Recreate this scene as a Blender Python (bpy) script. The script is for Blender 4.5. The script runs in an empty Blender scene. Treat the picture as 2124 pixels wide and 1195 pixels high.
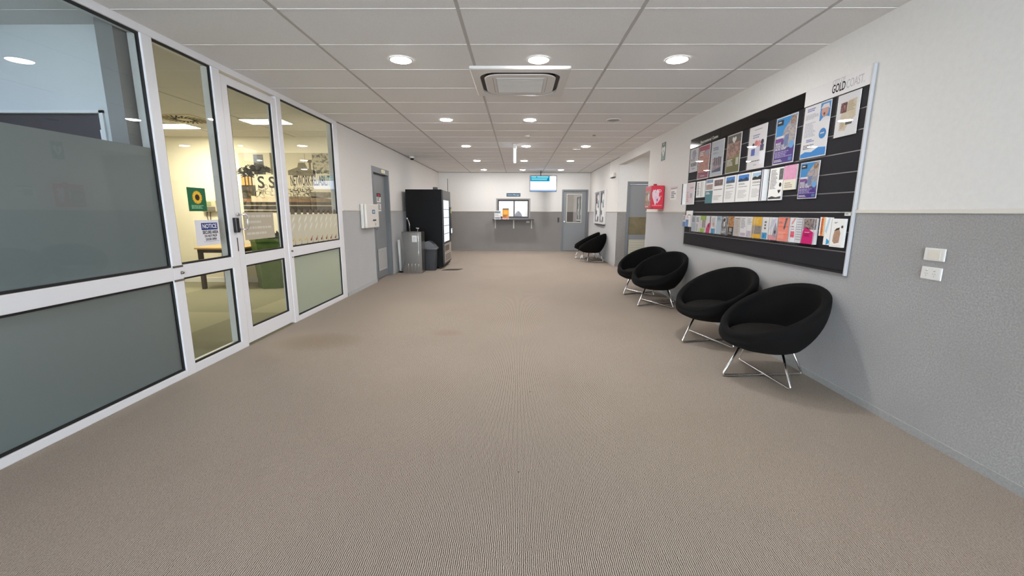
import bpy, bmesh, math, random
from mathutils import Vector, Matrix, Quaternion
random.seed(7)
C = bpy.context.scene.collection
PI = math.pi
# ------------------------------------------------------------------ dimensions (metres, camera over the origin)
H = 1.3411            # eye height
ZC = 2.644            # ceiling
XP = -2.697           # glazed partition / left wall plane
XR = 2.437            # right wall plane
YW = 14.70            # far wall
ZD = 1.345            # dado height

# ------------------------------------------------------------------ materials
def lin(c):
    c /= 255.0
    return c / 12.92 if c <= 0.04045 else ((c + 0.055) / 1.055) ** 2.4
def rgb(*c):
    return (lin(c[0]), lin(c[1]), lin(c[2]), 1.0)
_mats = {}
def mat(name, col=(200, 200, 200), rough=0.6, metal=0.0, spec=0.5, coat=0.0, emit=None, estr=0.0, sheen=0.0):
    if name in _mats: return _mats[name]
    m = bpy.data.materials.new(name); m.use_nodes = True
    b = m.node_tree.nodes['Principled BSDF']
    b.inputs['Base Color'].default_value = rgb(*col)
    b.inputs['Roughness'].default_value = rough
    b.inputs['Metallic'].default_value = metal
    b.inputs['Specular IOR Level'].default_value = spec
    b.inputs['Coat Weight'].default_value = coat
    if sheen:
        b.inputs['Sheen Weight'].default_value = sheen
    if emit:
        b.inputs['Emission Color'].default_value = rgb(*emit)
        b.inputs['Emission Strength'].default_value = estr
    _mats[name] = m
    return m
def ink(*c):
    return mat('ink_%d_%d_%d' % c, c, 0.55, spec=0.3)
class NT:
    def __init__(s, m):
        s.t = m.node_tree; s.n = s.t.nodes; s.b = s.n.get('Principled BSDF')
    def new(s, typ, **kw):
        n = s.n.new(typ)
        for k, v in kw.items():
            if k.startswith('i_'):
                n.inputs[k[2:].replace('_', ' ')].default_value = v
            else: setattr(n, k, v)
        return n
    def link(s, a, b): s.t.links.new(a, b)
    def math(s, op, a, b=None):
        n = s.n.new('ShaderNodeMath'); n.operation = op
        for i, x in enumerate((a, b)):
            if x is None: continue
            if isinstance(x, (int, float)): n.inputs[i].default_value = x
            else: s.link(x, n.inputs[i])
        return n.outputs[0]
    def mix(s, fac, a, b):
        n = s.n.new('ShaderNodeMix'); n.data_type = 'RGBA'
        if isinstance(fac, (int, float)): n.inputs[0].default_value = fac
        else: s.link(fac, n.inputs[0])
        for i, x in ((6, a), (7, b)):
            if isinstance(x, tuple): n.inputs[i].default_value = x
            else: s.link(x, n.inputs[i])
        return n.outputs[2]
    def ramp(s, fac, stops, interp='LINEAR'):
        n = s.n.new('ShaderNodeValToRGB'); n.color_ramp.interpolation = interp
        e = n.color_ramp.elements
        while len(e) < len(stops): e.new(0.5)
        for el, (p, c) in zip(e, stops):
            el.position = p; el.color = c
        s.link(fac, n.inputs[0])
        return n.outputs[0]

def mottled(name, c0, c1, scale, rough=0.85, bump=0.0, detail=4, big=None, spec=0.3):
    if name in _mats: return _mats[name]
    m = mat(name, c0, rough, spec=spec); t = NT(m)
    tc = t.new('ShaderNodeTexCoord')
    nz = t.new('ShaderNodeTexNoise', i_Scale=scale, i_Detail=detail, i_Roughness=0.65)
    t.link(tc.outputs['Object'], nz.inputs['Vector'])
    f = t.ramp(nz.outputs['Fac'], [(0.33, (0, 0, 0, 1)), (0.67, (1, 1, 1, 1))])
    col = t.mix(f, rgb(*c0), rgb(*c1))
    if big:
        n2 = t.new('ShaderNodeTexNoise', i_Scale=big[0], i_Detail=3.0)
        t.link(tc.outputs['Object'], n2.inputs['Vector'])
        f2 = t.ramp(n2.outputs['Fac'], [(0.35, (0, 0, 0, 1)), (0.7, (1, 1, 1, 1))])
        f2 = t.math('MULTIPLY', f2, big[2])
        col = t.mix(f2, col, rgb(*big[1]))
    t.link(col, t.b.inputs['Base Color'])
    if bump:
        bp = t.new('ShaderNodeBump', i_Strength=bump, i_Distance=0.002)
        t.link(nz.outputs['Fac'], bp.inputs['Height']); t.link(bp.outputs[0], t.b.inputs['Normal'])
    return m

def photo(name, pal, scale=8.0, rough=0.4, seed=0.0):
    """A printed picture: blotches of a few colours."""
    if name in _mats: return _mats[name]
    m = mat(name, pal[0], rough); t = NT(m)
    tc = t.new('ShaderNodeTexCoord')
    mp = t.new('ShaderNodeMapping'); mp.inputs['Location'].default_value = (seed, seed * 1.7, seed * .3)
    t.link(tc.outputs['Object'], mp.inputs['Vector'])
    nz = t.new('ShaderNodeTexNoise', i_Scale=scale, i_Detail=5.0, i_Roughness=0.7)
    t.link(mp.outputs[0], nz.inputs['Vector'])
    n = len(pal)
    col = t.ramp(nz.outputs['Fac'], [(0.32 + 0.36 * i / max(1, n - 1), rgb(*p)) for i, p in enumerate(pal)], 'LINEAR')
    t.link(col, t.b.inputs['Base Color'])
    return m

def glass_mat(name, tint=(250, 252, 250), refl=0.045, rough=0.0, boost=1.0):
    if name in _mats: return _mats[name]
    m = bpy.data.materials.new(name); m.use_nodes = True; _mats[name] = m
    t = NT(m); t.n.remove(t.b)
    out = t.n['Material Output']
    tr = t.new('ShaderNodeBsdfTransparent'); tr.inputs[0].default_value = rgb(*tint)
    gl = t.new('ShaderNodeBsdfGlossy'); gl.inputs['Roughness'].default_value = rough
    lw = t.new('ShaderNodeLayerWeight'); lw.inputs[0].default_value = 0.5
    p5 = t.math('POWER', lw.outputs['Facing'], 5.0)
    f = t.math('ADD', t.math('MULTIPLY', p5, 1.0 - refl), refl)
    f = t.math('MINIMUM', t.math('MULTIPLY', f, boost), 1.0)
    mx = t.new('ShaderNodeMixShader'); t.link(f, mx.inputs[0]); t.link(tr.outputs[0], mx.inputs[1]); t.link(gl.outputs[0], mx.inputs[2])
    t.link(mx.outputs[0], out.inputs[0])
    return m

def frost_mat(name, col, thru, wd=0.35, wr=0.35):
    if name in _mats: return _mats[name]
    m = bpy.data.materials.new(name); m.use_nodes = True; _mats[name] = m
    t = NT(m); t.n.remove(t.b); out = t.n['Material Output']
    d = t.new('ShaderNodeBsdfDiffuse'); d.inputs[0].default_value = rgb(*col)
    tl = t.new('ShaderNodeBsdfTranslucent'); tl.inputs[0].default_value = rgb(*thru)
    rf = t.new('ShaderNodeBsdfRefraction'); rf.inputs['Color'].default_value = rgb(*thru); rf.inputs['Roughness'].default_value = 0.55; rf.inputs['IOR'].default_value = 1.18
    gl = t.new('ShaderNodeBsdfGlossy'); gl.inputs['Roughness'].default_value = 0.3
    m1 = t.new('ShaderNodeMixShader'); m1.inputs[0].default_value = wr
    t.link(tl.outputs[0], m1.inputs[1]); t.link(rf.outputs[0], m1.inputs[2])
    m2 = t.new('ShaderNodeMixShader'); m2.inputs[0].default_value = wd
    t.link(m1.outputs[0], m2.inputs[1]); t.link(d.outputs[0], m2.inputs[2])
    m3 = t.new('ShaderNodeMixShader'); m3.inputs[0].default_value = 0.05
    t.link(m2.outputs[0], m3.inputs[1]); t.link(gl.outputs[0], m3.inputs[2])
    t.link(m3.outputs[0], out.inputs[0])
    return m

def emission(name, col, strength):
    if name in _mats: return _mats[name]
    m = bpy.data.materials.new(name); m.use_nodes = True; _mats[name] = m
    t = NT(m); t.n.remove(t.b)
    e = t.new('ShaderNodeEmission'); e.inputs[0].default_value = rgb(*col); e.inputs[1].default_value = strength
    t.link(e.outputs[0], t.n['Material Output'].inputs[0])
    return m

def carpet(name, light, dark, period, stains=False, blocks=None):
    m = mat(name, light, 0.95, spec=0.15); t = NT(m)
    tc = t.new('ShaderNodeTexCoord'); sep = t.new('ShaderNodeSeparateXYZ')
    t.link(tc.outputs['Object'], sep.inputs[0])
    n1 = t.new('ShaderNodeTexNoise', i_Scale=34.0, i_Detail=2.0)
    t.link(tc.outputs['Object'], n1.inputs['Vector'])
    x = t.math('ADD', sep.outputs[0], t.math('MULTIPLY', t.math('SUBTRACT', n1.outputs['Fac'], 0.5), 0.0085))
    s = t.math('SINE', t.math('MULTIPLY', x, 2 * PI / period))
    s = t.math('MULTIPLY', t.math('ADD', s, 1.0), 0.5)
    n2 = t.new('ShaderNodeTexNoise', i_Scale=170.0, i_Detail=3.0, i_Roughness=0.8)
    t.link(tc.outputs['Object'], n2.inputs['Vector'])
    fleck = t.math('MULTIPLY', t.math('SUBTRACT', n2.outputs['Fac'], 0.5), 1.1)
    f = t.math('ADD', s, fleck)
    f = t.ramp(f, [(0.05, (0, 0, 0, 1)), (0.85, (1, 1, 1, 1))])
    col = t.mix(f, rgb(*dark), rgb(*light))
    n3 = t.new('ShaderNodeTexNoise', i_Scale=0.9, i_Detail=3.0)
    t.link(tc.outputs['Object'], n3.inputs['Vector'])
    f3 = t.math('MULTIPLY', t.ramp(n3.outputs['Fac'], [(0.4, (0, 0, 0, 1)), (0.75, (1, 1, 1, 1))]), 0.10)
    col = t.mix(f3, col, rgb(96, 84, 74))
    if blocks:
        ck = t.new('ShaderNodeTexChecker', i_Scale=blocks[0]); t.link(tc.outputs['Object'], ck.inputs['Vector'])
        col = t.mix(t.math('MULTIPLY', ck.outputs['Fac'], blocks[2]), col, rgb(*blocks[1]))
    if stains:
        for (sx, sy, rx, ry, c, k) in stains:
            dx = t.math('DIVIDE', t.math('SUBTRACT', sep.outputs[0], sx), rx)
            dy = t.math('DIVIDE', t.math('SUBTRACT', sep.outputs[1], sy), ry)
            d = t.math('ADD', t.math('MULTIPLY', dx, dx), t.math('MULTIPLY', dy, dy))
            d = t.math('ADD', d, t.math('MULTIPLY', t.math('SUBTRACT', n3.outputs['Fac'], 0.5), 1.0))
            g = t.ramp(d, [(0.0, (k, k, k, 1)), (1.0, (0, 0, 0, 1))])
            col = t.mix(g, col, rgb(*c))
    t.link(col, t.b.inputs['Base Color'])
    bp = t.new('ShaderNodeBump', i_Strength=0.25, i_Distance=0.002)
    t.link(f, bp.inputs['Height']); t.link(bp.outputs[0], t.b.inputs['Normal'])
    return m

M_wall = mottled('white_wall_paint', (234, 232, 229), (230, 228, 225), 30, 0.7)
M_dado = mottled('grey_wall_fabric', (160, 157, 155), (121, 118, 117), 110, 0.95, bump=0.3, detail=6, big=(2.2, (130, 124, 122), 0.5))
M_tile = mottled('ceiling_tile', (240, 238, 237), (232, 230, 229), 120, 0.95, bump=0.2)
M_grid = mat('ceiling_grid_paint', (238, 237, 236), 0.45)
M_grid2 = mat('ceiling_grid_dull', (186, 182, 180), 0.5)
NT(M_dado).b.inputs['Sheen Weight'].default_value = 0.9; NT(M_dado).b.inputs['Sheen Roughness'].default_value = 0.55
M_rail = mat('dado_rail_cream', (226, 221, 212), 0.5)
M_base = mottled('grey_skirting', (150, 148, 146), (134, 132, 130), 90, 0.9)
NT(M_base).b.inputs['Sheen Weight'].default_value = 0.8
M_carpet = carpet('ribbed_carpet', (206, 193, 180), (72, 60, 51), 0.0080,
                  stains=[(-2.05, 4.2, 0.5, 0.35, (120, 96, 62), 0.32), (-0.78, 4.55, 0.2, 0.14, (150, 100, 80), 0.2),
                          (0.013, 2.0, 0.006, 0.006, (18, 16, 14), 1.0), (0.10, 3.0, 0.008, 0.008, (40, 34, 30), 0.9)])
M_carpet2 = carpet('meeting_room_carpet', (170, 168, 146), (130, 130, 112), 0.0080, blocks=(0.55, (100, 102, 90), 0.4))
M_alu = mat('white_powder_coat', (241, 241, 245), 0.35)
M_gasket = mat('black_rubber', (14, 14, 15), 0.6)
M_black = mat('black_plastic', (18, 18, 19), 0.35)
M_greyp = mat('grey_door_paint', (140, 143, 146), 0.45)
M_greyd = mat('grey_frame_paint', (120, 124, 129), 0.42)
M_chrome = mat('chrome', (240, 240, 242), 0.24, metal=1.0)
M_steel = mottled('brushed_steel', (158, 154, 150), (140, 137, 134), 60, 0.26)
NT(M_steel).b.inputs['Metallic'].default_value = 0.9
M_fab = mottled('black_upholstery', (15, 14, 14), (8, 7, 7), 260, 0.95, bump=0.3, spec=0.2)
M_fab2 = mottled('black_cushion_cloth', (30, 28, 26), (19, 18, 17), 260, 0.95, bump=0.3, spec=0.2)
M_white = mat('white_plastic', (232, 231, 228), 0.4)
M_paper = ink(246, 245, 244)
M_glass = glass_mat('clear_glass')
M_acryl = glass_mat('clear_acrylic', (254, 254, 255), 0.035)
M_lamp = emission('lamp_diffuser', (255, 252, 249), 214.0)
M_lampc = emission('lamp_panel_warm', (255, 242, 212), 98.0)
M_officefill = emission('office_fill_glow', (208, 224, 252), 26.0)
M_frost = frost_mat('frosted_film_grey', (172, 178, 180), (198, 208, 210), 0.5)
M_frost2 = frost_mat('frosted_film_pale', (232, 240, 236), (244, 250, 244), 0.45)

# ------------------------------------------------------------------ mesh builder
class MB:
    def __init__(s):
        s.v = []; s.f = []; s.mi = []; s.mats = []; s.sm = []
    def idx(s, m):
        if m not in s.mats: s.mats.append(m)
        return s.mats.index(m)
    def add(s, vs, fs, m, smooth=False):
        o = len(s.v); k = s.idx(m)
        s.v += [tuple(p) for p in vs]
        for f in fs:
            s.f.append([o + i for i in f]); s.mi.append(k); s.sm.append(smooth)
        return s
    def box(s, x0, y0, z0, x1, y1, z1, m, bev=0.0, seg=2):
        if x0 > x1: x0, x1 = x1, x0
        if y0 > y1: y0, y1 = y1, y0
        if z0 > z1: z0, z1 = z1, z0
        vs = [(x0, y0, z0), (x1, y0, z0), (x1, y1, z0), (x0, y1, z0), (x0, y0, z1), (x1, y0, z1), (x1, y1, z1), (x0, y1, z1)]
        fs = [(0, 3, 2, 1), (4, 5, 6, 7), (0, 1, 5, 4), (1, 2, 6, 5), (2, 3, 7, 6), (3, 0, 4, 7)]
        if bev <= 0: return s.add(vs, fs, m)
        bm = bmesh.new()
        bv = [bm.verts.new(p) for p in vs]
        for f in fs: bm.faces.new([bv[i] for i in f])
        bev = min(bev, 0.49 * min(x1 - x0, y1 - y0, z1 - z0))
        bmesh.ops.bevel(bm, geom=list(bm.edges), offset=bev, segments=seg, profile=0.5, affect='EDGES')
        bm.verts.index_update()
        s.add([tuple(p.co) for p in bm.verts], [[q.index for q in f.verts] for f in bm.faces], m, False)
        bm.free(); return s
    def lathe(s, prof, m, n=32, M=None, smooth=True, caps=True):
        vs = []; fs = []; k = len(prof)
        for i in range(n):
            a = 2 * PI * i / n
            for r, z in prof:
                p = Vector((r * math.cos(a), r * math.sin(a), z))
                vs.append(tuple(M @ p) if M else tuple(p))
        for i in range(n):
            j = (i + 1) % n
            for q in range(k - 1):
                fs.append((i * k + q, j * k + q, j * k + q + 1, i * k + q + 1))
        if caps and prof[0][0] > 1e-6: fs.append([i * k for i in range(n)][::-1])
        if caps and prof[-1][0] > 1e-6: fs.append([i * k + k - 1 for i in range(n)])
        return s.add(vs, fs, m, smooth)
    def cyl(s, p0, p1, r0, r1, m, n=20, smooth=True):
        p0 = Vector(p0); p1 = Vector(p1); d = p1 - p0
        q = Vector((0, 0, 1)).rotation_difference(d.normalized())
        M = Matrix.Translation(p0) @ q.to_matrix().to_4x4()
        return s.lathe([(r0, 0), (r1, d.length)], m, n, M, smooth)
    def disc(s, c, r, m, n=28, ry=None, z=None):
        ry = ry or r
        vs = [(c[0] + r * math.cos(2 * PI * i / n), c[1] + ry * math.sin(2 * PI * i / n), c[2]) for i in range(n)]
        return s.add(vs, [list(range(n))], m)
    def tube(s, pts, r, m, n=10, closed=False):
        P = [Vector(p) for p in pts]; N = len(P)
        T = []
        for i in range(N):
            a = P[(i - 1) % N] if (closed or i > 0) else P[i]
            b = P[(i + 1) % N] if (closed or i < N - 1) else P[i]
            T.append((b - a).normalized())
        ref = Vector((0, 0, 1)) if abs(T[0].z) < 0.9 else Vector((1, 0, 0))
        nrm = (ref - T[0] * ref.dot(T[0])).normalized()
        vs = []; fs = []
        for i in range(N):
            if i: nrm = T[i - 1].rotation_difference(T[i]) @ nrm
            b = T[i].cross(nrm).normalized()
            for k in range(n):
                a = 2 * PI * k / n
                vs.append(tuple(P[i] + r * (math.cos(a) * nrm + math.sin(a) * b)))
        for i in range(N if closed else N - 1):
            j = (i + 1) % N
            for k in range(n):
                l = (k + 1) % n
                fs.append((i * n + k, i * n + l, j * n + l, j * n + k))
        if not closed:
            fs.append(list(range(n))[::-1]); fs.append([(N - 1) * n + k for k in range(n)])
        return s.add(vs, fs, m, True)
    def poly(s, pts, z0, z1, m):
        n = len(pts)
        vs = [(p[0], p[1], z0) for p in pts] + [(p[0], p[1], z1) for p in pts]
        fs = [list(range(n))[::-1], [n + i for i in range(n)]] + [(i, (i + 1) % n, n + (i + 1) % n, n + i) for i in range(n)]
        return s.add(vs, fs, m)
    def flat(s, pts, z, m):
        return s.add([(p[0], p[1], z) for p in pts], [list(range(len(pts)))], m)
    def text(s, body, u, v, size, m, z=0.0, align='CENTER', depth=0.0006, bold=0.0, sx=1.0, maxw=None):
        cu = bpy.data.curves.new('lettering', 'FONT'); cu.body = body; cu.size = size; cu.extrude = depth; cu.offset = bold
        cu.align_x = align; cu.align_y = 'CENTER'; cu.resolution_u = 3
        o = bpy.data.objects.new('lettering', cu); C.objects.link(o)
        dg = bpy.context.evaluated_depsgraph_get()
        me = bpy.data.meshes.new_from_object(o.evaluated_get(dg))
        vs = [p.co.copy() for p in me.vertices]
        if maxw and vs:
            w = max(p.x for p in vs) - min(p.x for p in vs)
            sx = maxw / w
        s.add([(u + p.x * sx, v + p.y, z + p.z) for p in vs], [list(f.vertices) for f in me.polygons], m)
        bpy.data.objects.remove(o); bpy.data.curves.remove(cu); bpy.data.meshes.remove(me)
        return s
    def scribble(s, u0, v0, u1, v1, n, m, z, seed=1, fill=0.62, ragged=True):
        """Lines of writing too small to read: broken little bars."""
        rnd = random.Random(seed); h = (v1 - v0) / n
        for i in range(n):
            y1 = v1 - i * h; y0 = y1 - h * fill
            x = u0; end = u1 if not ragged else u0 + (u1 - u0) * rnd.uniform(0.6, 1.0)
            while x < end:
                w = (u1 - u0) * rnd.uniform(0.06, 0.2)
                xe = min(x + w, end)
                s.flat([(x, y0), (xe, y0), (xe, y1), (x, y1)], z, m)
                x = xe + (u1 - u0) * 0.025
        return s
    def build(s, name, parent=None, M=None):
        me = bpy.data.meshes.new(name); me.from_pydata(s.v, [], s.f); me.update()
        for m in s.mats: me.materials.append(m)
        me.polygons.foreach_set('material_index', s.mi); me.polygons.foreach_set('use_smooth', s.sm)
        o = bpy.data.objects.new(name, me); C.objects.link(o)
        if parent: o.parent = parent
        if M is not None: o.matrix_basis = M
        return o

def frame3(org, U, V, W):
    return Matrix(((U[0], V[0], W[0], org[0]), (U[1], V[1], W[1], org[1]), (U[2], V[2], W[2], org[2]), (0, 0, 0, 1)))
def onR(y, z, x=XR): return frame3((x, y, z), (0, -1, 0), (0, 0, 1), (-1, 0, 0))      # on the right wall, facing the room
def onL(y, z, x=XP): return frame3((x, y, z), (0, 1, 0), (0, 0, 1), (1, 0, 0))        # on the left wall
def onF(x, z, y=YW): return frame3((x, y, z), (1, 0, 0), (0, 0, 1), (0, -1, 0))       # on a wall facing the viewer
def thing(name, label, cat, M=None, group=None):
    o = bpy.data.objects.new(name, None); C.objects.link(o); o.empty_display_size = 0.1
    if M is not None: o.matrix_basis = M
    return tag(o, label, cat, group)
def tag(o, label, cat, group=None):
    o['label'] = label; o['category'] = cat
    if group: o['group'] = group
    return o
def struct(o, **kw):
    o['kind'] = 'structure'; return o
def sroot(name, M=None):
    o = bpy.data.objects.new(name, None); C.objects.link(o)
    if M is not None: o.matrix_basis = M
    o['kind'] = 'structure'; return o
def copy_tree(o, parent=None):
    c = o.copy(); C.objects.link(c)
    if parent: c.parent = parent
    for ch in list(o.children): copy_tree(ch, c)
    return c
T = lambda x, y, z=0.0, rz=0.0: Matrix.Translation((x, y, z)) @ Matrix.Rotation(rz, 4, 'Z')

# ------------------------------------------------------------------ room shell
YB = -4.6
def wallbox(mb, x0, y0, z0, x1, y1, z1, dado=True):
    """Wall slab: fabric below the dado line, white paint above."""
    if dado and z0 < ZD < z1:
        mb.box(x0, y0, z0, x1, y1, ZD, M_dado); mb.box(x0, y0, ZD, x1, y1, z1, M_wall)
    else:
        mb.box(x0, y0, z0, x1, y1, z1, M_dado if (dado and z1 <= ZD) else M_wall)
fl = MB(); fl.box(XP, YB, -0.1, 4.7, 17.2, 0, M_carpet); fl.box(-3.2, 8.0, -0.1, XP, 17.2, 0, M_carpet); struct(fl.build('floor'))
fl = MB(); fl.box(-7.7, YB, -0.1, XP - 0.001, 8.0, -0.002, M_carpet2); struct(fl.build('floor_meeting_room'))
cl = MB(); cl.box(-7.7, YB, ZC + 0.001, 4.6, 17.2, ZC + 0.1, M_tile); ceil = struct(cl.build('ceiling'))
g = MB()
for j in range(-13, 20):
    y = 3.028 + 0.6 * j
    if y < 14.68: g.box(-7.6, y - 0.0075, ZC - 0.0015, XR, y + 0.0075, ZC + 0.006, M_grid)
struct(g.build('ceiling_cross_rails', ceil))
g = MB()
for i in range(-5, 4):
    x = -1.601 + 1.2 * i
    g.box(x - 0.012, YB, ZC - 0.002, x + 0.012, YW if x > XP else 7.85, ZC + 0.006, M_grid2)
struct(g.build('ceiling_main_rails', ceil))

# right wall, near length
w = MB(); wallbox(w, XR, YB, 0, XR + 0.12, 8.15, ZC + 0.05); wallbox(w, XR + 0.12, 8.03, 0, 4.6, 8.15, ZC + 0.05)
wr = struct(w.build('wall_right'))
d = MB(); d.box(XR - 0.012, YB, ZD - 0.004, XR, 8.15, ZD + 0.020, M_rail, 0.003); struct(d.build('dado_rail', wr))
d = MB(); d.box(XR - 0.010, YB, 0, XR, 8.15, 0.05, M_base, 0.003); struct(d.build('skirting', wr))
# header over the recess, recess back wall, far length of right wall
h = MB(); h.box(XR, 8.15, 2.47, XR + 0.15, 10.55, ZC + 0.05, M_wall); struct(h.build('wall_right_header'))
w = MB(); wallbox(w, XR, 10.55, 0, XR + 0.12, YW + 0.1, ZC + 0.05); wf = struct(w.build('wall_right_far'))
d = MB(); d.box(XR - 0.012, 10.55, ZD, XR, YW, ZD + 0.022, M_rail, 0.003); struct(d.build('dado_rail', wf))
d = MB(); d.box(XR - 0.010, 10.55, 0, XR, YW, 0.06, M_base, 0.003); struct(d.build('skirting', wf))
AX0, AX1, AZ = 2.66, 3.62, 2.075          # recess door frame
w = MB(); yb = 10.55
wallbox(w, XR + 0.12, yb, 0, AX0, yb + 0.12, ZC + 0.05); wallbox(w, AX1, yb, 0, 4.6, yb + 0.12, ZC + 0.05)
w.box(AX0, yb, AZ, AX1, yb + 0.12, ZC + 0.05, M_wall)
ws = struct(w.build('wall_recess'))
d = MB(); d.box(XR, yb - 0.012, ZD, AX0, yb, ZD + 0.022, M_rail, 0.003); d.box(AX1, yb - 0.012, ZD, 4.6, yb, ZD + 0.022, M_rail, 0.003); struct(d.build('dado_rail', ws))
w = MB(); wallbox(w, 4.6, 8.03, 0, 4.7, 10.7, ZC + 0.05); struct(w.build('wall_recess_end'))
# left wall beyond the glazing
LY0, LY1, LZ = 7.96, 8.99, 2.165
w = MB(); wallbox(w, XP - 0.12, 6.54, 0, XP, LY0, ZC + 0.05); wallbox(w, XP - 0.12, LY1, 0, XP, YW + 0.1, ZC + 0.05)
w.box(XP - 0.12, LY0, LZ, XP, LY1, ZC + 0.05, M_wall)
w.box(XP - 0.4, 7.85, 0, XP - 0.3, 9.2, ZC, M_wall); w.box(XP - .3, 9.1, 0, XP - .12, 9.2, ZC, M_wall)  # unseen blocks behind the door, added to stop light leaking in
wl = struct(w.build('wall_left'))
d = MB()
for a, b in ((6.54, LY0), (LY1, YW)): d.box(XP, a, ZD, XP + 0.012, b, ZD + 0.022, M_rail, 0.003)
struct(d.build('dado_rail', wl))
d = MB()
for a, b in ((6.54, LY0), (LY1, YW)): d.box(XP, a, 0, XP + 0.010, b, 0.06, M_base, 0.003)
struct(d.build('skirting', wl))
# far wall with hatch and door openings
HX0, HX1, HZ0, HZ1 = -0.75, 0.42, 1.13, 1.79
DX0, DX1, DZ = 1.50, 2.385, 2.09
w = MB()
wallbox(w, XP - 0.12, YW, 0, HX0, YW + 0.14, ZC + 0.05); wallbox(w, HX1, YW, 0, DX0, YW + 0.14, ZC + 0.05)
wallbox(w, DX1, YW, 0, 3.0, YW + 0.14, ZC + 0.05)
w.box(HX0, YW, 0, HX1, YW + 0.14, HZ0, M_dado); w.box(HX0, YW, HZ1, HX1, YW + 0.14, ZC + 0.05, M_wall)
w.box(DX0, YW, DZ, DX1, YW + 0.14, ZC + 0.05, M_wall)
wfar = struct(w.build('wall_far'))
d = MB()
for a, b in ((XP, HX0), (HX1, DX0), (DX1, XR)): d.box(a, YW - 0.012, ZD, b, YW, ZD + 0.022, M_rail, 0.003)
struct(d.build('dado_rail', wfar))
d = MB()
for a, b in ((XP, DX0), (DX1, XR)): d.box(a, YW - 0.010, 0, b, YW, 0.06, M_base, 0.003)
struct(d.build('skirting', wfar))
d = MB()
d.box(XP, 6.54, ZC - .007, XP + .008, YW, ZC - .0005, M_gasket); d.box(XP, YW - .008, ZC - .007, XR, YW, ZC - .0005, M_gasket); d.box(XR - .006, 10.55, ZC - .006, XR, YW, ZC - .0005, M_gasket)
struct(d.build('shadow_line_trim'))  # dark strips stand in for the shadow line under the ceiling
# meeting room and office walls behind the glazing
M_warm = mat('meeting_room_paint', (242, 237, 222), 0.7)
M_office = mat('office_paint', (226, 230, 236), 0.7)
w = MB(); w.box(-7.6, 7.85, 0, XP - 0.12, 7.97, ZC + 0.05, M_warm); wm = struct(w.build('wall_meeting_room'))
d = MB(); d.box(-7.5, 7.835, 0, XP - 0.12, 7.85, 0.09, M_alu, 0.003); struct(d.build('skirting', wm))
w = MB(); w.box(-7.6, 3.36, 0, -7.5, 7.85, ZC + 0.05, M_warm); struct(w.build('wall_meeting_room_end'))
OX0, OX1, OZ = -3.97, -3.06, 2.065
w = MB(); w.box(-7.6, 3.25, 0, OX0, 3.36, ZC + 0.05, M_office); w.box(OX1, 3.25, 0, XP - 0.11, 3.36, ZC + 0.05, M_office); w.box(OX0, 3.25, OZ, OX1, 3.36, ZC + 0.05, M_office)
wo = struct(w.build('wall_office'))
w = MB(); w.box(-2.93, 3.14, 0, XP - 0.11, 3.25, ZC, mat('office_nib_paint', (150, 150, 152), 0.7)); struct(w.build('wall_office_nib'))
w = MB(); w.box(-7.7, YB, 0, -7.6, 3.36, ZC + 0.05, M_office); struct(w.build('wall_office_end'))
# entrance wall behind the viewer: piers and a wide glazed opening that lets daylight in
w = MB()
w.box(-7.7, YB - 0.15, 0, -2.5, YB, ZC + 0.05, M_wall); w.box(2.3, YB - 0.15, 0, 4.6, YB, ZC + 0.05, M_wall); w.box(-2.5, YB - 0.15, 2.5, 2.3, YB, ZC + 0.05, M_wall)
struct(w.build('wall_back'))
en = sroot('window_5')
f = MB()
for x in (-2.5, -0.93, 0.64, 2.24): f.box(x, YB - 0.12, 0, x + 0.06, YB - 0.04, 2.5, M_alu, 0.004)
f.box(-2.5, YB - 0.12, 2.44, 2.3, YB - 0.04, 2.5, M_alu); f.box(-2.5, YB - 0.12, 0, 2.3, YB - 0.04, 0.08, M_alu)
struct(f.build('window_frame', en))
f = MB(); f.box(-2.5, YB - 0.085, 0.08, 2.3, YB - 0.077, 2.44, M_glass); struct(f.build('glass_pane', en))

# ------------------------------------------------------------------ glazed partition (white aluminium)
FX0, FX1 = XP - 0.10, XP           # section depth
GX0, GX1 = XP - 0.026, XP - 0.020  # glass
def pane(parent, y0, y1, z0, z1, frost_to=None, frost=None, name='glass_pane'):
    """Glass in its black gasket."""
    gk = MB(); t = 0.016
    for a in ((y0, y0 + t, z0, z1), (y1 - t, y1, z0, z1), (y0 + t, y1 - t, z0, z0 + t), (y0 + t, y1 - t, z1 - t, z1)):
        gk.box(GX0 - 0.004, a[0], a[2], GX1 + 0.006, a[1], a[3], M_gasket)
    struct(gk.build('gasket', parent))
    g_ = MB(); g_.box(GX0, y0 + t, z0 + t, GX1, y1 - t, z1 - t, M_glass); go = struct(g_.build(name, parent))
    if frost:
        f_ = MB(); f_.box(GX0 - 0.003, y0 + t, z0 + t, GX0 - 0.0005, y1 - t, min(frost_to or 9, z1 - t), frost); struct(f_.build('frosted_film', parent))
    return go
def bars(parent, L, name='window_frame', m=M_alu):
    f_ = MB()
    for y0, y1, z0, z1 in L: f_.box(FX0, y0, z0, FX1, y1, z1, m, 0.004)
    return struct(f_.build(name, parent))
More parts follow.
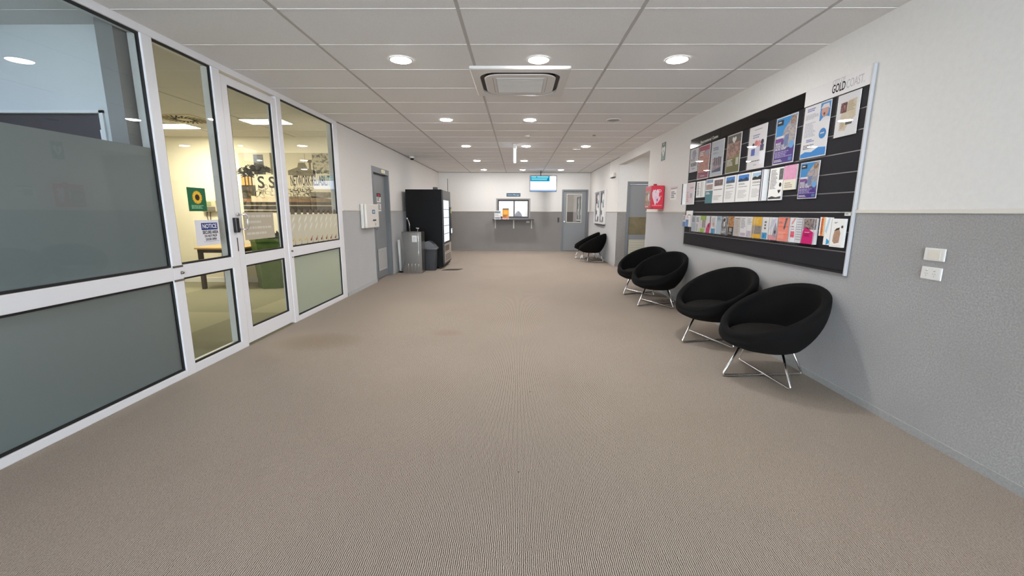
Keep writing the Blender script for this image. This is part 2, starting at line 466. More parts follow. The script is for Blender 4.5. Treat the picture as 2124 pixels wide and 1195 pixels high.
# head rail along the whole run
tr = MB(); tr.box(FX0, YB, 2.59, FX1, 6.54, 2.646, M_alu, 0.003); struct(tr.build('trim_1'))
W1 = sroot('window_1')     # wide frosted bay by the office
bars(W1, [(3.235, 3.33, 0, 2.59), (YB, 3.235, 0, 0.055), (YB, 0.25, 0.055, 2.59)])
bars(W1, [(0.25, 3.235, 0.795, 0.900)], 'transom')
pane(W1, 0.25, 3.235, 0.900, 2.59, 1.795, M_frost); pane(W1, 0.25, 3.235, 0.055, 0.795, None, M_frost)
cb = MB()
for z in (0.90, 0.79):
    cb.box(XP, 3.232, z - 0.006, XP + 0.003, 3.333, z + 0.010, M_steel)
cb.lathe([(0.012, 0), (0.012, 0.012), (0.007, 0.018), (0.0, 0.018)], M_steel, 14, onL(3.315, 0.85, XP))
struct(cb.build('joint_clip', W1))
W2 = sroot('window_2')     # narrow fixed light beside the door
bars(W2, [(3.94, 4.04, 0, 2.59), (3.33, 3.94, 0, 0.075), (3.33, 3.94, 0.805, 0.910)])
pane(W2, 3.33, 3.94, 0.910, 2.59); pane(W2, 3.33, 3.94, 0.075, 0.805)
D1 = sroot('door_1')       # glass door leaf
f = MB()
for y0, y1, z0, z1 in ((4.046, 4.135, 0.025, 2.565), (4.845, 4.928, 0.025, 2.565), (4.135, 4.845, 0.025, 0.17), (4.135, 4.845, 2.49, 2.565), (4.135, 4.845, 0.805, 0.915)):
    f.box(XP - 0.055, y0, z0, XP - 0.005, y1, z1, M_alu, 0.004)
struct(f.build('door_frame', D1))
pane(D1, 4.135, 4.845, 0.915, 2.49); pane(D1, 4.135, 4.845, 0.17, 0.805)
hd = MB()
pts = [(XP - 0.004, 4.085, 1.305), (XP + 0.04, 4.088, 1.305), (XP + 0.062, 4.10, 1.303), (XP + 0.068, 4.115, 1.29), (XP + 0.068, 4.115, 1.18), (XP + 0.062, 4.10, 1.165), (XP + 0.04, 4.088, 1.163), (XP - 0.004, 4.085, 1.163)]
hd.tube(pts, 0.008, M_chrome, 10)
for z in (1.305, 1.163): hd.cyl((XP - 0.005, 4.085, z), (XP + 0.004, 4.085, z), 0.017, 0.017, M_chrome)
struct(hd.build('door_handle', D1))
lk = MB(); lk.box(XP - 0.005, 3.995, 1.135, XP + 0.035, 4.042, 1.275, M_black, 0.006); struct(lk.build('card_reader', W2))
lk = MB(); lk.box(XP, 4.026, 0.955, XP + 0.002, 4.037, 1.085, mat('lock_slot', (60, 40, 42), 0.4)); struct(lk.build('lock_faceplate', W2))
W3 = sroot('window_3')     # fixed light past the door
bars(W3, [(4.934, 5.03, 0, 2.59), (6.40, 6.54, 0, 2.59), (5.03, 6.40, 0, 0.065), (5.03, 6.40, 0.80, 0.912)])
pane(W3, 5.03, 6.40, 0.912, 2.59); pane(W3, 5.03, 6.40, 0.065, 0.80, None, M_frost2)
cb = MB(); cb.lathe([(0.012, 0), (0.012, 0.012), (0.006, 0.018), (0, 0.018)], M_steel, 14, onL(4.99, 0.87, XP)); cb.box(XP, 4.985, 0.79, XP + 0.006, 5.0, 0.80, M_steel)
struct(cb.build('joint_clip', W3))
# printed film on that light: rows of curved motifs
pf = MB(); zt = -0.0186
film = frost_mat('cream_film', (238, 234, 216), (244, 240, 224), 0.6, 0.4)
def comma(mb, u, v, sx, sy, m, kind):
    if kind == 's':
        P = [(-.5, -.5), (-.35, -.5), (-.1, -.2), (.25, -.02), (.5, .3), (.5, .5), (.25, .45), (.05, .2), (-.3, 0), (-.45, -.25)]
    elif kind == 'c':
        P = [(-.5, -.3), (-.3, -.5), (0, -.4), (.15, -.1), (.5, .5), (.2, .25), (-.05, 0), (-.3, -.1)]
    else:
        P = [(-.4, -.5), (-.1, -.5), (.1, -.3), (.12, .5), (.0, .5), (-.02, -.2), (-.35, -.3)]
    mb.flat([(u + p[0] * sx, v + p[1] * sy) for p in P], zt, m)
for i in range(9):
    u = 5.10 + 0.148 * i
    comma(pf, u + .02, 1.235, 0.075, 0.085, ink(250, 246, 232), 's'); comma(pf, u + .01, 1.145, 0.08, 0.095, ink(250, 246, 232), 's')
    if i < 8: comma(pf, u, 1.06, 0.06, 0.06, ink(238, 232, 214), 's')
    comma(pf, u, 1.00 - 0.003 * i, 0.07, 0.05 if i < 3 else 0.075, (ink(226, 190, 60) if i < 3 else ink(140, 60, 44)), 'c')
    comma(pf, u + .03, 0.955 - 0.001 * i, 0.035, 0.06, ink(58, 56, 48), 'j')
    pf.flat([(u - .03, 1.30), (u + .07, 1.30), (u + .06, 1.35), (u, 1.37), (u - .02, 1.34)], zt, ink(112, 102, 86))
pf.box(5.046, 0.93, -0.0198, 6.384, 1.30, -0.0194, film)
struct(pf.build('patterned_film', W3, onL(0, 0, XP)))

# ------------------------------------------------------------------ solid doors
def louvre(parent, M, w, h, n, m, mdark):
    l = MB(); l.box(0, 0, 0, w, h, 0.006, mdark)
    t = 0.02
    for a in ((0, 0, w, t), (0, h - t, w, h), (0, t, t, h - t), (w - t, t, w, h - t)): l.box(a[0], a[1], 0.006, a[2], a[3], 0.014, m)
    for i in range(n):
        y = t + (h - 2 * t) * (i + .5) / n; k = (h - 2 * t) / n
        l.add([(t, y - .45 * k, .013), (w - t, y - .45 * k, .013), (w - t, y + .3 * k, .007), (t, y + .3 * k, .007)], [(0, 1, 2, 3)], m)
    return struct(l.build('louvre_grille', parent, M))
D2 = sroot('door_2')      # left wall, recessed leaf
f = MB()
for y0, y1, z0, z1 in ((LY0, LY0 + .06, 0, LZ), (LY1 - .06, LY1, 0, LZ), (LY0 + .06, LY1 - .06, 2.06, LZ)):
    f.box(XP - 0.12, y0, z0, XP + 0.012, y1, z1, M_greyd, 0.004)
struct(f.build('door_frame', D2))
f = MB(); f.box(XP - 0.115, LY0 + .063, 0.012, XP - 0.075, LY1 - .063, 2.055, M_greyp, 0.003); struct(f.build('door_leaf', D2))
louvre(D2, onL(8.30, 0.16, XP - 0.0745), 0.52, 0.44, 14, mat('louvre_pale', (196, 196, 196), 0.5), mat('louvre_dark', (70, 72, 74), 0.6))
f = MB(); f.cyl((XP - 0.075, 8.10, 0.995), (XP - 0.03, 8.10, 0.995), 0.022, 0.022, M_chrome); f.tube([(XP - 0.035, 8.10, 0.995), (XP - 0.03, 8.20, 0.995)], 0.009, M_chrome); struct(f.build('door_handle', D2))
D3 = sroot('door_3')      # recess door
f = MB()
for x0, x1, z0, z1 in ((AX0, AX0 + .065, 0, AZ), (AX1 - .065, AX1, 0, AZ), (AX0 + .065, AX1 - .065, AZ - .065, AZ)):
    f.box(x0, yb - 0.012, z0, x1, yb + 0.12, z1, M_greyd, 0.004)
struct(f.build('door_frame', D3))
f = MB(); f.box(AX0 + .068, yb + 0.03, 0.012, AX1 - .068, yb + 0.07, AZ - .068, M_greyp, 0.003); struct(f.build('door_leaf', D3))
f = MB(); f.box(AX0 + .075, yb + 0.024, 0.80, AX1 - .075, yb + 0.03, 1.225, mottled('brown_push_plate', (132, 122, 96), (112, 103, 80), 6, 0.4), 0.002); struct(f.build('push_panel', D3))
louvre(D3, onF(AX0 + .10, 0.20, yb + 0.03), 0.62, 0.47, 16, mat('louvre_cream', (206, 204, 188), 0.5), mat('louvre_shadow', (120, 118, 108), 0.6))
D4 = sroot('door_4')      # far wall door with viewing pane
f = MB()
for x0, x1, z0, z1 in ((DX0, DX0 + .055, 0, DZ), (DX1 - .055, DX1, 0, DZ), (DX0 + .055, DX1 - .055, DZ - .055, DZ)):
    f.box(x0, YW - 0.015, z0, x1, YW + 0.12, z1, M_greyd, 0.004)
struct(f.build('door_frame', D4))
lx0, lx1 = DX0 + .058, DX1 - .058; vx0, vx1, vz0, vz1 = 1.66, 2.18, 0.98, 1.95
f = MB()
for a in ((lx0, vx0, .012, DZ - .058), (vx1, lx1, .012, DZ - .058), (vx0, vx1, .012, vz0), (vx0, vx1, vz1, DZ - .058)):
    f.box(a[0], YW + .02, a[2], a[1], YW + .06, a[3], M_greyp)
struct(f.build('door_leaf', D4))
f = MB(); t = .02
for a in ((vx0, vx0 + t, vz0, vz1), (vx1 - t, vx1, vz0, vz1), (vx0 + t, vx1 - t, vz0, vz0 + t), (vx0 + t, vx1 - t, vz1 - t, vz1)):
    f.box(a[0], YW + .012, a[2], a[1], YW + .02, a[3], M_rail)
struct(f.build('pane_bead', D4))
f = MB(); f.box(vx0, YW + .036, vz0, vx1, YW + .042, vz1, glass_mat('mirror_film_glass', (190, 184, 160), 0.6)); struct(f.build('glass_pane', D4))
f = MB(); f.box(1.575, YW + .008, .985, 1.605, YW + .02, 1.04, M_chrome, .003); f.tube([(1.59, YW + .01, 1.012), (1.59, YW - .035, 1.012), (1.60, YW - .04, 1.012), (1.71, YW - .04, 1.012)], .009, M_chrome); struct(f.build('door_handle', D4))
D5 = sroot('door_5')      # dark office door
f = MB(); f.box(OX0 + .04, 3.27, 0.0, OX1 - .03, 3.31, OZ - .02, mat('dark_door', (58, 55, 62), 0.5)); struct(f.build('door_leaf', D5))
f = MB()
for a in ((OX1 - .03, OX1 + .0, 0, OZ), (OX0, OX0 + .04, 0, OZ), (OX0, OX1, OZ - .02, OZ)): f.box(a[0], 3.235, a[2], a[1], 3.33, a[3], M_alu)
struct(f.build('door_frame', D5))
f = MB(); f.box(OX1 - .05, 3.245, 1.82, OX1 - .028, 3.268, 1.93, M_chrome, .003); struct(f.build('door_hinge', D5))

# ------------------------------------------------------------------ hatch window in the far wall and the bright room behind
W4 = sroot('window_4')
f = MB()
for a in ((HX0, HX0 + .05, HZ0, HZ1), (HX1 - .05, HX1, HZ0, HZ1), (HX0 + .05, HX1 - .05, HZ1 - .04, HZ1)):
    f.box(a[0], YW - .006, a[2], a[1], YW + .10, a[3], mat('hatch_reveal', (160, 154, 152), .5))
struct(f.build('hatch_reveal', W4))
f = MB(); MD = mat('dark_window_frame', (44, 36, 40), .4)
for a in ((HX0 + .05, HX0 + .09, HZ0, HZ1 - .04), (HX1 - .09, HX1 - .05, HZ0, HZ1 - .04), (HX0 + .09, HX1 - .09, HZ1 - .09, HZ1 - .04), (HX0 + .09, HX1 - .09, HZ0, HZ0 + .05), (-.155, -.115, HZ0 + .05, HZ1 - .09)):
    f.box(a[0], YW + .055, a[2], a[1], YW + .09, a[3], MD, .002)
struct(f.build('window_frame', W4))
f = MB(); f.box(HX0 + .09, YW + .07, HZ0 + .05, HX1 - .09, YW + .076, HZ1 - .09, glass_mat('hatch_glass', (252, 253, 252), .006)); struct(f.build('glass_pane', W4))
w = MB(); w.box(-2.0, 17.0, 0, 1.4, 17.1, ZC, M_wall); struct(w.build('wall_hatch_room'))
w = MB(); w.box(-2.1, YW + .14, 0, -2.0, 17.1, ZC, M_wall); w.box(1.4, YW + .14, 0, 1.5, 17.1, ZC, M_wall); struct(w.build('wall_hatch_room_sides'))
w = MB(); w.box(2.9, YW + .14, 0, 3.0, 17.1, ZC, M_wall); w.box(1.5, 16.0, 0, 2.9, 16.1, ZC, mat('store_paint', (190, 182, 150), .7)); struct(w.build('wall_store_room'))

# ------------------------------------------------------------------ ceiling fixtures
def downlight(name, label, lit, group):
    r = thing(name, label, 'ceiling light', None, group)
    tb = MB(); tb.lathe([(0.088, 0.0), (0.104, 0.0), (0.104, 0.003), (0.098, 0.008), (0.088, 0.006)], M_white, 32, Matrix.Scale(-1, 4, (0, 0, 1)), True, False); tb.build('trim_ring', r)
    dm = MB(); dm.lathe([(0.0, 0.017), (0.045, 0.0155), (0.075, 0.010), (0.0865, 0.003)], M_lamp if lit else mat('unlit_lens', (150, 148, 146), .3), 32, Matrix.Scale(-1, 4, (0, 0, 1)), True); dm.build('lens', r)
    return r
proto = None; off = None
rows = [3.96, 6.39, 8.86, 11.32, 13.70]
rowtxt = ['first row before the air conditioner', 'second row past the air conditioner', 'third row by the exit sign', 'fourth row past the exit sign', 'last row before the far wall']
cols = [(-1.03, 'glass partition side'), (0.17, 'middle line'), (1.37, 'brochure wall side')]
for r_, (y, rt) in enumerate(zip(rows, rowtxt)):
    for c_, (x, ct) in enumerate(cols):
        x2 = x - 0.009 * (y - 3.96) * (0.6 if c_ == 0 else .35)
        if (r_, c_) == (1, 2):
            o = downlight('ceiling_downlight_unlit', 'unlit round ceiling downlight, the only dark one in the rows', False, None)
        else:
            lab = 'lit downlight in the %s, %s' % (rt, ct)
            if proto is None: proto = o = downlight('ceiling_downlight', lab, True, 'lit ceiling downlights')
            else: o = copy_tree(proto); o['label'] = lab
        o.location = (x2, y, ZC - 0.001)

ac = thing('air_conditioner_cassette', 'square white ceiling air conditioner cassette with dark air slots', 'air conditioner', T(0.012, 4.57, ZC - .002))
def rrect(hx, hy, r, n=6):
    P = []
    for cx, cy, a0 in ((hx - r, hy - r, 0), (-hx + r, hy - r, 90), (-hx + r, -hy + r, 180), (hx - r, -hy + r, 270)):
        for i in range(n + 1):
            a = math.radians(a0 + 90 * i / n); P.append((cx + r * math.cos(a), cy + r * math.sin(a)))
    return P
def ring(mb, Pa, za, Pb, zb, m, smooth=False):
    n = len(Pa)
    mb.add([(p[0], p[1], za) for p in Pa] + [(p[0], p[1], zb) for p in Pb], [(i, (i + 1) % n, n + (i + 1) % n, n + i) for i in range(n)], m, smooth)
M_ac = mat('air_conditioner_white', (222, 219, 216), .4)
a = MB(); o0 = rrect(.465, .46, .012); o1 = rrect(.455, .45, .02); s0 = rrect(.385, .38, .16); s1 = rrect(.345, .34, .14); s2 = rrect(.335, .33, .13)
ring(a, o0, 0, o0, -.018, M_ac); ring(a, o0, -.018, o1, -.026, M_ac); ring(a, o1, -.026, s0, -.034, M_ac)
ring(a, s0, -.034, s0, -.01, M_ac); ring(a, o0, 0, s0, -.001, M_ac)
a.build('outer_panel', ac)
a = MB(); ring(a, s0, -.012, s1, -.012, mat('air_slot', (26, 20, 18), .5)); a.build('air_slot', ac)
a = MB(); ring(a, s1, -.010, s1, -.034, mat('air_slot', (26, 20, 18), .5)); ring(a, s1, -.034, s2, -.040, M_ac)
a.add([(p[0], p[1], -.040) for p in s2], [list(range(len(s2)))], M_ac); a.build('inner_panel', ac)
a = MB(); gr = mat('intake_grille', (206, 204, 203), .5); a.box(-.235, -.25, -.046, .235, .25, -.0405, gr, .002)
for i in range(26): a.box(-.225, -.235 + .0184 * i, -.0475, .225, -.228 + .0184 * i, -.046, M_ac)
for sx in (-1, 1): a.box(sx * .262 - .0015, -.25, -.0412, sx * .262 + .0015, .25, -.0401, M_black)
a.build('intake_grille', ac)

def small_dome(name, label, cat, x, y, r, h, m1, m2=None):
    t_ = thing(name, label, cat, T(x, y, ZC - .001)); b = MB()
    b.lathe([(0, 0), (r, 0), (r, -h * .4), (r * .8, -h * .55)], m1, 24); b.build('base', t_)
    b = MB(); b.lathe([(r * .78, -h * .5), (r * .7, -h * .85), (r * .4, -h), (0, -h)], m2 or m1, 24); b.build('dome', t_); return t_
small_dome('smoke_detector', 'small white smoke detector between the second and third rows of downlights', 'smoke detector', .16, 7.66, .055, .045, M_white, mat('detector_beige', (200, 190, 182), .4))
small_dome('security_camera', 'small dome security camera at the ceiling edge above the vending machine', 'camera', -2.55, 10.47, .06, .09, M_white, M_black)
sp = thing('sprinkler_head', 'tiny ceiling fitting beside the third row downlight near the brochure wall', 'ceiling fitting', T(1.24, 9.24, ZC - .001)); b = MB(); b.box(-.10, -.012, -.012, .06, .012, 0, M_white, .003); b.build('body', sp)
sp = thing('motion_sensor', 'small flat ceiling sensor between the unlit downlight and the third row', 'sensor', T(1.30, 7.62, ZC - .001)); b = MB(); b.lathe([(0, 0), (.03, 0), (.028, -.01), (0, -.014)], mat('sensor_grey', (150, 146, 144), .5), 18); b.build('body', sp)

ex = thing('exit_sign', 'lit blade sign hung from the ceiling and seen edge on', 'sign', T(-.07, 8.55, 0))
b = MB(); b.box(-.03, -.02, 2.555, .03, .32, ZC - .001, M_white, .004); b.build('housing', ex)
b = MB(); b.box(-.026, -.02, 2.315, .026, .34, 2.55, emission('sign_face', (235, 244, 255), 1.6), .004); b.build('light_blade', ex)

# meeting room ceiling pieces
for nm, lab, x0, y0, x1, y1 in (('ceiling_light_panel', 'rectangular ceiling light panel seen through the narrow glass pane', -5.75, 6.70, -5.10, 7.03), ('ceiling_light_panel', 'rectangular ceiling light panel seen through the glass door', -4.03, 6.36, -3.43, 6.67)):
    lm = M_lampc if x0 < -5 else emission('lamp_panel_warm_low', (255, 242, 214), 58.0)
    p = thing(nm, lab, 'ceiling light', T(0, 0, ZC - .001)); b = MB()
    b.box(x0 - .02, y0 - .02, -.008, x1 + .02, y1 + .02, 0, M_white); b.build('frame', p)
    b = MB(); b.box(x0, y0, -.012, x1, y1, -.008, lm); b.build('diffuser', p)
p = thing('ceiling_light_panel', 'added unseen light panel in the office ceiling behind the frosted glass', 'ceiling light', T(-4.6, 0.6, ZC - .001)); b = MB()  # added office lamp, unseen, giving the cool light behind the glass
b.box(-.62, -.62, -.008, .62, .62, 0, M_white); b.build('frame', p)
b = MB(); b.box(-.6, -.6, -.012, .6, .6, -.008, M_officefill); b.build('diffuser', p)
o = copy_tree(proto); o['label'] = 'lit downlight in the recess ceiling, hidden behind the defibrillator wall'; o.location = (3.15, 9.3, ZC - 0.001)
sw = thing('swirl_diffuser', 'round swirl air diffuser in the ceiling behind the glass', 'air vent', T(-4.83, 6.37, ZC - .001)); b = MB()
b.box(-.30, -.30, -.008, .30, .30, 0, mat('diffuser_plate', (226, 214, 180), .5)); b.build('plate', sw)
b = MB()
for k in range(24):
    a = 2 * PI * k / 24
    for r0, r1, da in ((.10, .18, .25), (.19, .28, .2)):
        a0 = a + (0 if r0 < .15 else .12); a1 = a0 + da; wd = .012
        p0 = Vector((r0 * math.cos(a0), r0 * math.sin(a0))); p1 = Vector((r1 * math.cos(a1), r1 * math.sin(a1))); nn = (p1 - p0).normalized(); nn = Vector((-nn.y, nn.x)) * wd
        b.add([(*(p0 - nn), -.009), (*(p1 - nn), -.009), (*(p1 + nn), -.009), (*(p0 + nn), -.009)], [(0, 1, 2, 3)], mat('vane_black', (8, 8, 8), .95, spec=0.0))
b.build('vanes', sw)

# ------------------------------------------------------------------ tub chairs
def make_chair(label):
    root = thing('tub_chair', label, 'chair', None, 'black tub chairs along the wall')
    n = 56; tau = math.radians(30); Rr = .376; rt = .032
    bc = Vector((0.0, 0, .248)); rc = Vector((-.025, 0, .552))
    def pt(c, r, tl, a, lift=0.0):
        u = Vector((math.cos(tl), 0, -math.sin(tl))); nn = Vector((math.sin(tl), 0, math.cos(tl)))
        return c + u * (r * math.cos(a)) + Vector((0, 1, 0)) * (r * math.sin(a)) + nn * lift
    prof = []
    for r in (0.0, .12, .195): prof.append((bc, r, 0.0, 0.0))
    K = 10
    for i in range(1, K + 1):
        s_ = i / K
        rr = .215 + (Rr + rt - .215) * (math.sin(s_ * PI / 2) ** .95); prof.append((bc.lerp(rc, s_ ** 1.12), rr if s_ < 1 else Rr + rt, tau * s_, 0))
    for i in range(1, 8):
        b = PI * i / 8; prof.append((rc, Rr + rt * math.cos(b), tau, rt * 1.1 * math.sin(b)))
    for i in range(0, 9):
        s_ = 1 - i / 8 * .72
        rr = .20 + (Rr - rt - .20) * (math.sin(s_ * PI / 2) ** .8); c = bc.lerp(rc, s_ ** 1.1); prof.append((c + Vector((0, 0, .028 * (1 - s_))), rr, tau * s_, 0))
    vs = []; fs = []; k = len(prof)
    for j in range(n):
        for (c, r, tl, lf) in prof: vs.append(tuple(pt(c, r, tl, 2 * PI * j / n, lf)))
    for j in range(n):
        q = (j + 1) % n
        for i in range(k - 1): fs.append((j * k + i, q * k + i, q * k + i + 1, j * k + i + 1))
    fs.append([j * k + k - 1 for j in range(n)])
    sh = MB(); sh.add(vs, fs, M_fab, True); sh.build('shell', root)
    # round seat cushion
    cu = MB(); cc = Vector((.028, 0, .345)); ct = math.radians(4)
    cp = [(0.0, .062), (.14, .060), (.215, .052), (.255, .034), (.268, .012), (.262, -.008), (.24, -.03), (0.0, -.035)]
    vs = []; fs = []; k = len(cp)
    for j in range(n):
        for r, lf in cp: vs.append(tuple(pt(cc, r, ct, 2 * PI * j / n, lf)))
    for j in range(n):
        q = (j + 1) % n
        for i in range(k - 1): fs.append((j * k + i, q * k + i, q * k + i + 1, j * k + i + 1))
    cu.add(vs, fs, M_fab2, True); cu.build('seat_cushion', root)
    # two crossing chrome wire loops
    def loop(ax, z0, name):
        L = .345; rt_ = .009; tp = .205
        P = [(-tp, .275)]
        def arc(c0, c1, c2, m=5):
            out = []
            for i in range(m + 1):
                t_ = i / m; out.append(((1 - t_) ** 2 * c0[0] + 2 * t_ * (1 - t_) * c1[0] + t_ ** 2 * c2[0], (1 - t_) ** 2 * c0[1] + 2 * t_ * (1 - t_) * c1[1] + t_ ** 2 * c2[1]))
            return out
        ft = (-L, z0); up = Vector((-tp + L, .275 - z0)).normalized() * .03
        P += arc((ft[0] + up.x, ft[1] + up.y), ft, (ft[0] + .03, ft[1]))
        P += [(-x, z) for x, z in reversed(P)]
        w_ = MB(); w_.tube([(x, 0, z) if ax == 0 else (0, x, z) for x, z in P], rt_, M_chrome, 10); w_.build(name, root)
    loop(0, .0095, 'wire_leg'); loop(1, .0235, 'wire_leg')
    return root
chairs = [(2.050, 3.368, 3.20, 'black round tub chair on chrome wire legs, nearest one below the brochure board'),
          (2.045, 4.346, 3.42, 'black round tub chair below the middle of the brochure board'),
          (2.043, 6.111, 3.57, 'black round tub chair below the far end of the brochure board'),
          (2.040, 6.996, 3.64, 'black round tub chair below the defibrillator box, fourth from the viewer'),
          (2.030, 11.62, 2.66, 'black round tub chair under the noticeboard, front one of the far pair'),
          (2.010, 12.42, 2.70, 'black round tub chair beside the far grey door, rear one of the far pair')]
c0 = None
for x, y, a, lab in chairs:
    if c0 is None: c0 = o = make_chair(lab)
    else: o = copy_tree(c0); o['label'] = lab
    o.matrix_basis = T(x, y, 0, a)

# ------------------------------------------------------------------ brochure board on the right wall
BY, BZ, BW, BH = 6.22, 0.882, 3.105, 1.466
bd = thing('brochure_board', 'long black slatwall brochure board with white header on the wall above the chairs', 'display board', onR(BY, BZ, XR - .001))
M_slat = mottled('charcoal_slat', (40, 39, 43), (33, 32, 36), 120, .7, spec=.2)
M_groove = mat('groove_alloy', (150, 148, 150), .35, metal=.6)
b = MB(); b.box(0.004, 0.004, .001, BW - .04, BH - .004, .006, mat('board_backing', (40, 40, 42), .6)); b.build('backing', bd)
b = MB(); zt = 2.213 - BZ; z = zt; k = 0
while z > .02:
    z0 = max(.012, z - .1365); b.box(.010, z0, .006, BW - .020, z, .016, M_slat, .0015); z = z0 - .0085
b.build('slat_panel', bd)
b = MB(); z = zt - .1365
while z > .1:
    b.box(.010, z - .0085, .0065, BW - .020, z, .011, M_groove); z -= .145
b.build('groove_strip', bd)
b = MB(); M_hd = mat('gloss_black_header', (6, 6, 6), .1, spec=.22)
b.box(.010, zt + .004, .006, .89, BH - .008, .018, M_hd); b.box(.894, zt + .004, .006, 2.40, BH - .008, .018, M_hd)
b.build('black_header', bd)
for wd_, u_, mw_ in (('Recreational', .66, .31), ('Centre', .84, .15)):
    b = MB(); b.text(wd_, u_, zt + .040, .052, ink(232, 230, 220), .0186, 'RIGHT', .0004, maxw=mw_); b.build('header_word', bd)
b = MB(); b.box(2.404, zt + .004, .006, BW - .02, BH - .004, .018, mat('white_header', (230, 228, 228), .35)); b.build('white_header', bd)
b = MB(); GU = BY - 3.505
b.text('CITY OF', GU, zt + .110, .048, ink(190, 187, 189), .0186, 'LEFT', .0003, maxw=.125)
b.text('GOLD', GU, zt + .060, .086, ink(16, 15, 16), .0186, 'LEFT', .0003, bold=.0016, maxw=.134)
b.text('COAST.', GU + .144, zt + .060, .086, ink(190, 187, 189), .0186, 'LEFT', .0003, maxw=.167)
b.build('city_lettering', bd)
b = MB()
b.box(BW - .018, 0, 0, BW, BH, .023, mat('silver_frame', (198, 199, 204), .4), .004)
b.box(0, 0, 0, .010, BH, .018, M_groove); b.box(0, 0, 0, BW - .018, .012, .018, M_groove); b.box(0, BH - .006, 0, BW - .018, BH, .019, M_white)
b.build('edge_frame', bd)

XS = XR - .001 - .016            # slat face
KS = 1.0122                     # sizes were surveyed on a plane 3 cm further out
def paperM(yfar, z, out=.004, tilt=0.0):
    return onR(yfar, z, XS - out) @ Matrix.Rotation(-tilt, 4, 'X')
def poster(label, yfar, ynear, z0, z1, art, cat='poster', holder=True, name='poster', group='posters in the top row', out=.004, thick=.003):
    yfar *= KS; ynear *= KS; z0 = H + (z0 - H) * KS; z1 = H + (z1 - H) * KS
    w = yfar - ynear; h = z1 - z0
    r = thing(name, label, cat, paperM(yfar, z0, out), group)
    b = MB(); b.box(0, 0, 0, w, h, thick, M_paper); art(b, w, h, thick)
    b.build('printed_sheet', r)
    if holder:
        c = MB(); c.box(-.006, -.004, thick + .006, w + .006, h + .004, thick + .0085, M_acryl); c.box(-.006, -.008, -.003, w + .006, -.004, thick + .0085, M_acryl); c.build('clear_holder', r)
    return r
def R(b, w, h, z, x0, y0, x1, y1, m, k=1):
    b.flat([(x0 * w, y0 * h), (x1 * w, y0 * h), (x1 * w, y1 * h), (x0 * w, y1 * h)], z + .0004 * k, m)
def Pl(b, w, h, z, pts, m, k=1):
    b.flat([(p[0] * w, p[1] * h) for p in pts], z + .0004 * k, m)
def E_(b, w, h, z, cx, cy, r, m, k=1, ry=None):
    b.disc((cx * w, cy * h, z + .0004 * k), r * w, m, 26, (ry or r * w / h * 1.0) * h if ry else r * w)
def L_(b, w, h, z, x0, y0, x1, y1, n, m, seed=1, k=2, ragged=True, fill=.6):
    b.scribble(x0 * w, y0 * h, x1 * w, y1 * h, n, m, z + .0004 * k, seed, fill, ragged)
K_ = ink(30, 29, 32); GY = ink(120, 118, 122); WH = ink(240, 239, 238)
heart = [(0, -.5), (.45, .05), (.5, .3), (.35, .5), (.15, .48), (0, .3), (-.15, .48), (-.35, .5), (-.5, .3), (-.45, .05)]
def a1(b, w, h, z):
    R(b, w, h, z, .03, .03, .97, .97, ink(226, 226, 232)); E_(b, w, h, z, .5, .76, .24, photo('sketch_blue', [(226, 226, 232), (120, 130, 160), (70, 74, 100)], 40), 2)
    L_(b, w, h, z, .1, .46, .9, .56, 2, GY, 3); R(b, w, h, z, .12, .24, .88, .40, photo('mono_photo', [(30, 30, 34), (90, 90, 96), (190, 190, 196)], 40), 2); L_(b, w, h, z, .3, .1, .8, .18, 2, GY, 4)
poster('small black and white sheet at the far end of the top row', 6.10, 5.84, 1.885, 2.19, a1)
def a2(b, w, h, z):
    R(b, w, h, z, .03, .02, .97, .98, photo('warm_crowd', [(96, 40, 46), (170, 84, 66), (200, 140, 112), (130, 56, 70)], 30, seed=3)); R(b, w, h, z, .03, .83, .97, .98, ink(172, 62, 92), 2)
    R(b, w, h, z, .03, .02, .97, .20, ink(142, 44, 84), 2); L_(b, w, h, z, .1, .68, .6, .84, 3, WH, 5, 3); R(b, w, h, z, .62, .70, .9, .84, photo('blue_patch', [(90, 110, 160), (170, 160, 180)], 40), 3); L_(b, w, h, z, .3, .07, .7, .10, 1, WH, 6, 3)
poster('magenta and orange poster with a crowd picture in the top row', 5.815, 5.49, 1.77, 2.19, a2)
def a3(b, w, h, z):
    R(b, w, h, z, .02, .02, .98, .98, ink(206, 214, 222)); L_(b, w, h, z, .16, .72, .7, .82, 2, ink(90, 110, 124), 7); L_(b, w, h, z, .16, .62, .6, .68, 2, ink(150, 164, 176), 8)
    R(b, w, h, z, .16, .12, .86, .52, photo('people_blue', [(60, 74, 110), (110, 130, 160), (190, 140, 120), (196, 206, 216)], 30, seed=5), 2); Pl(b, w, h, z, [(.16, .12), (.86, .12), (.86, .24), (.16, .16)], ink(58, 78, 116), 3)
    for i, x in enumerate((.3, .46, .62, .76)): R(b, w, h, z, x, .30, x + .07, .54 - .02 * (i % 2), ink(62, 66, 84), 3)
poster('pale blue poster with a row of standing people in the top row', 5.45, 5.125, 1.775, 2.19, a3)
def a4(b, w, h, z):
    R(b, w, h, z, .03, .02, .97, .98, photo('festival_crowd', [(44, 40, 34), (120, 76, 60), (180, 130, 96), (150, 140, 160)], 26, seed=8)); R(b, w, h, z, .03, .78, .97, .98, photo('dark_leaves', [(40, 42, 32), (70, 66, 48), (96, 90, 70)], 30), 2)
    R(b, w, h, z, .03, .02, .97, .36, ink(112, 112, 52), 2); Pl(b, w, h, z, [(.03, .36), (.97, .36), (.97, .46), (.5, .40)], ink(140, 138, 70), 2)
    Pl(b, w, h, z, [(.5 + .3 * p[0], .84 + .17 * p[1]) for p in heart], WH, 4); L_(b, w, h, z, .1, .18, .58, .36, 5, WH, 9, 4); R(b, w, h, z, .72, .20, .92, .38, ink(214, 212, 196), 4)
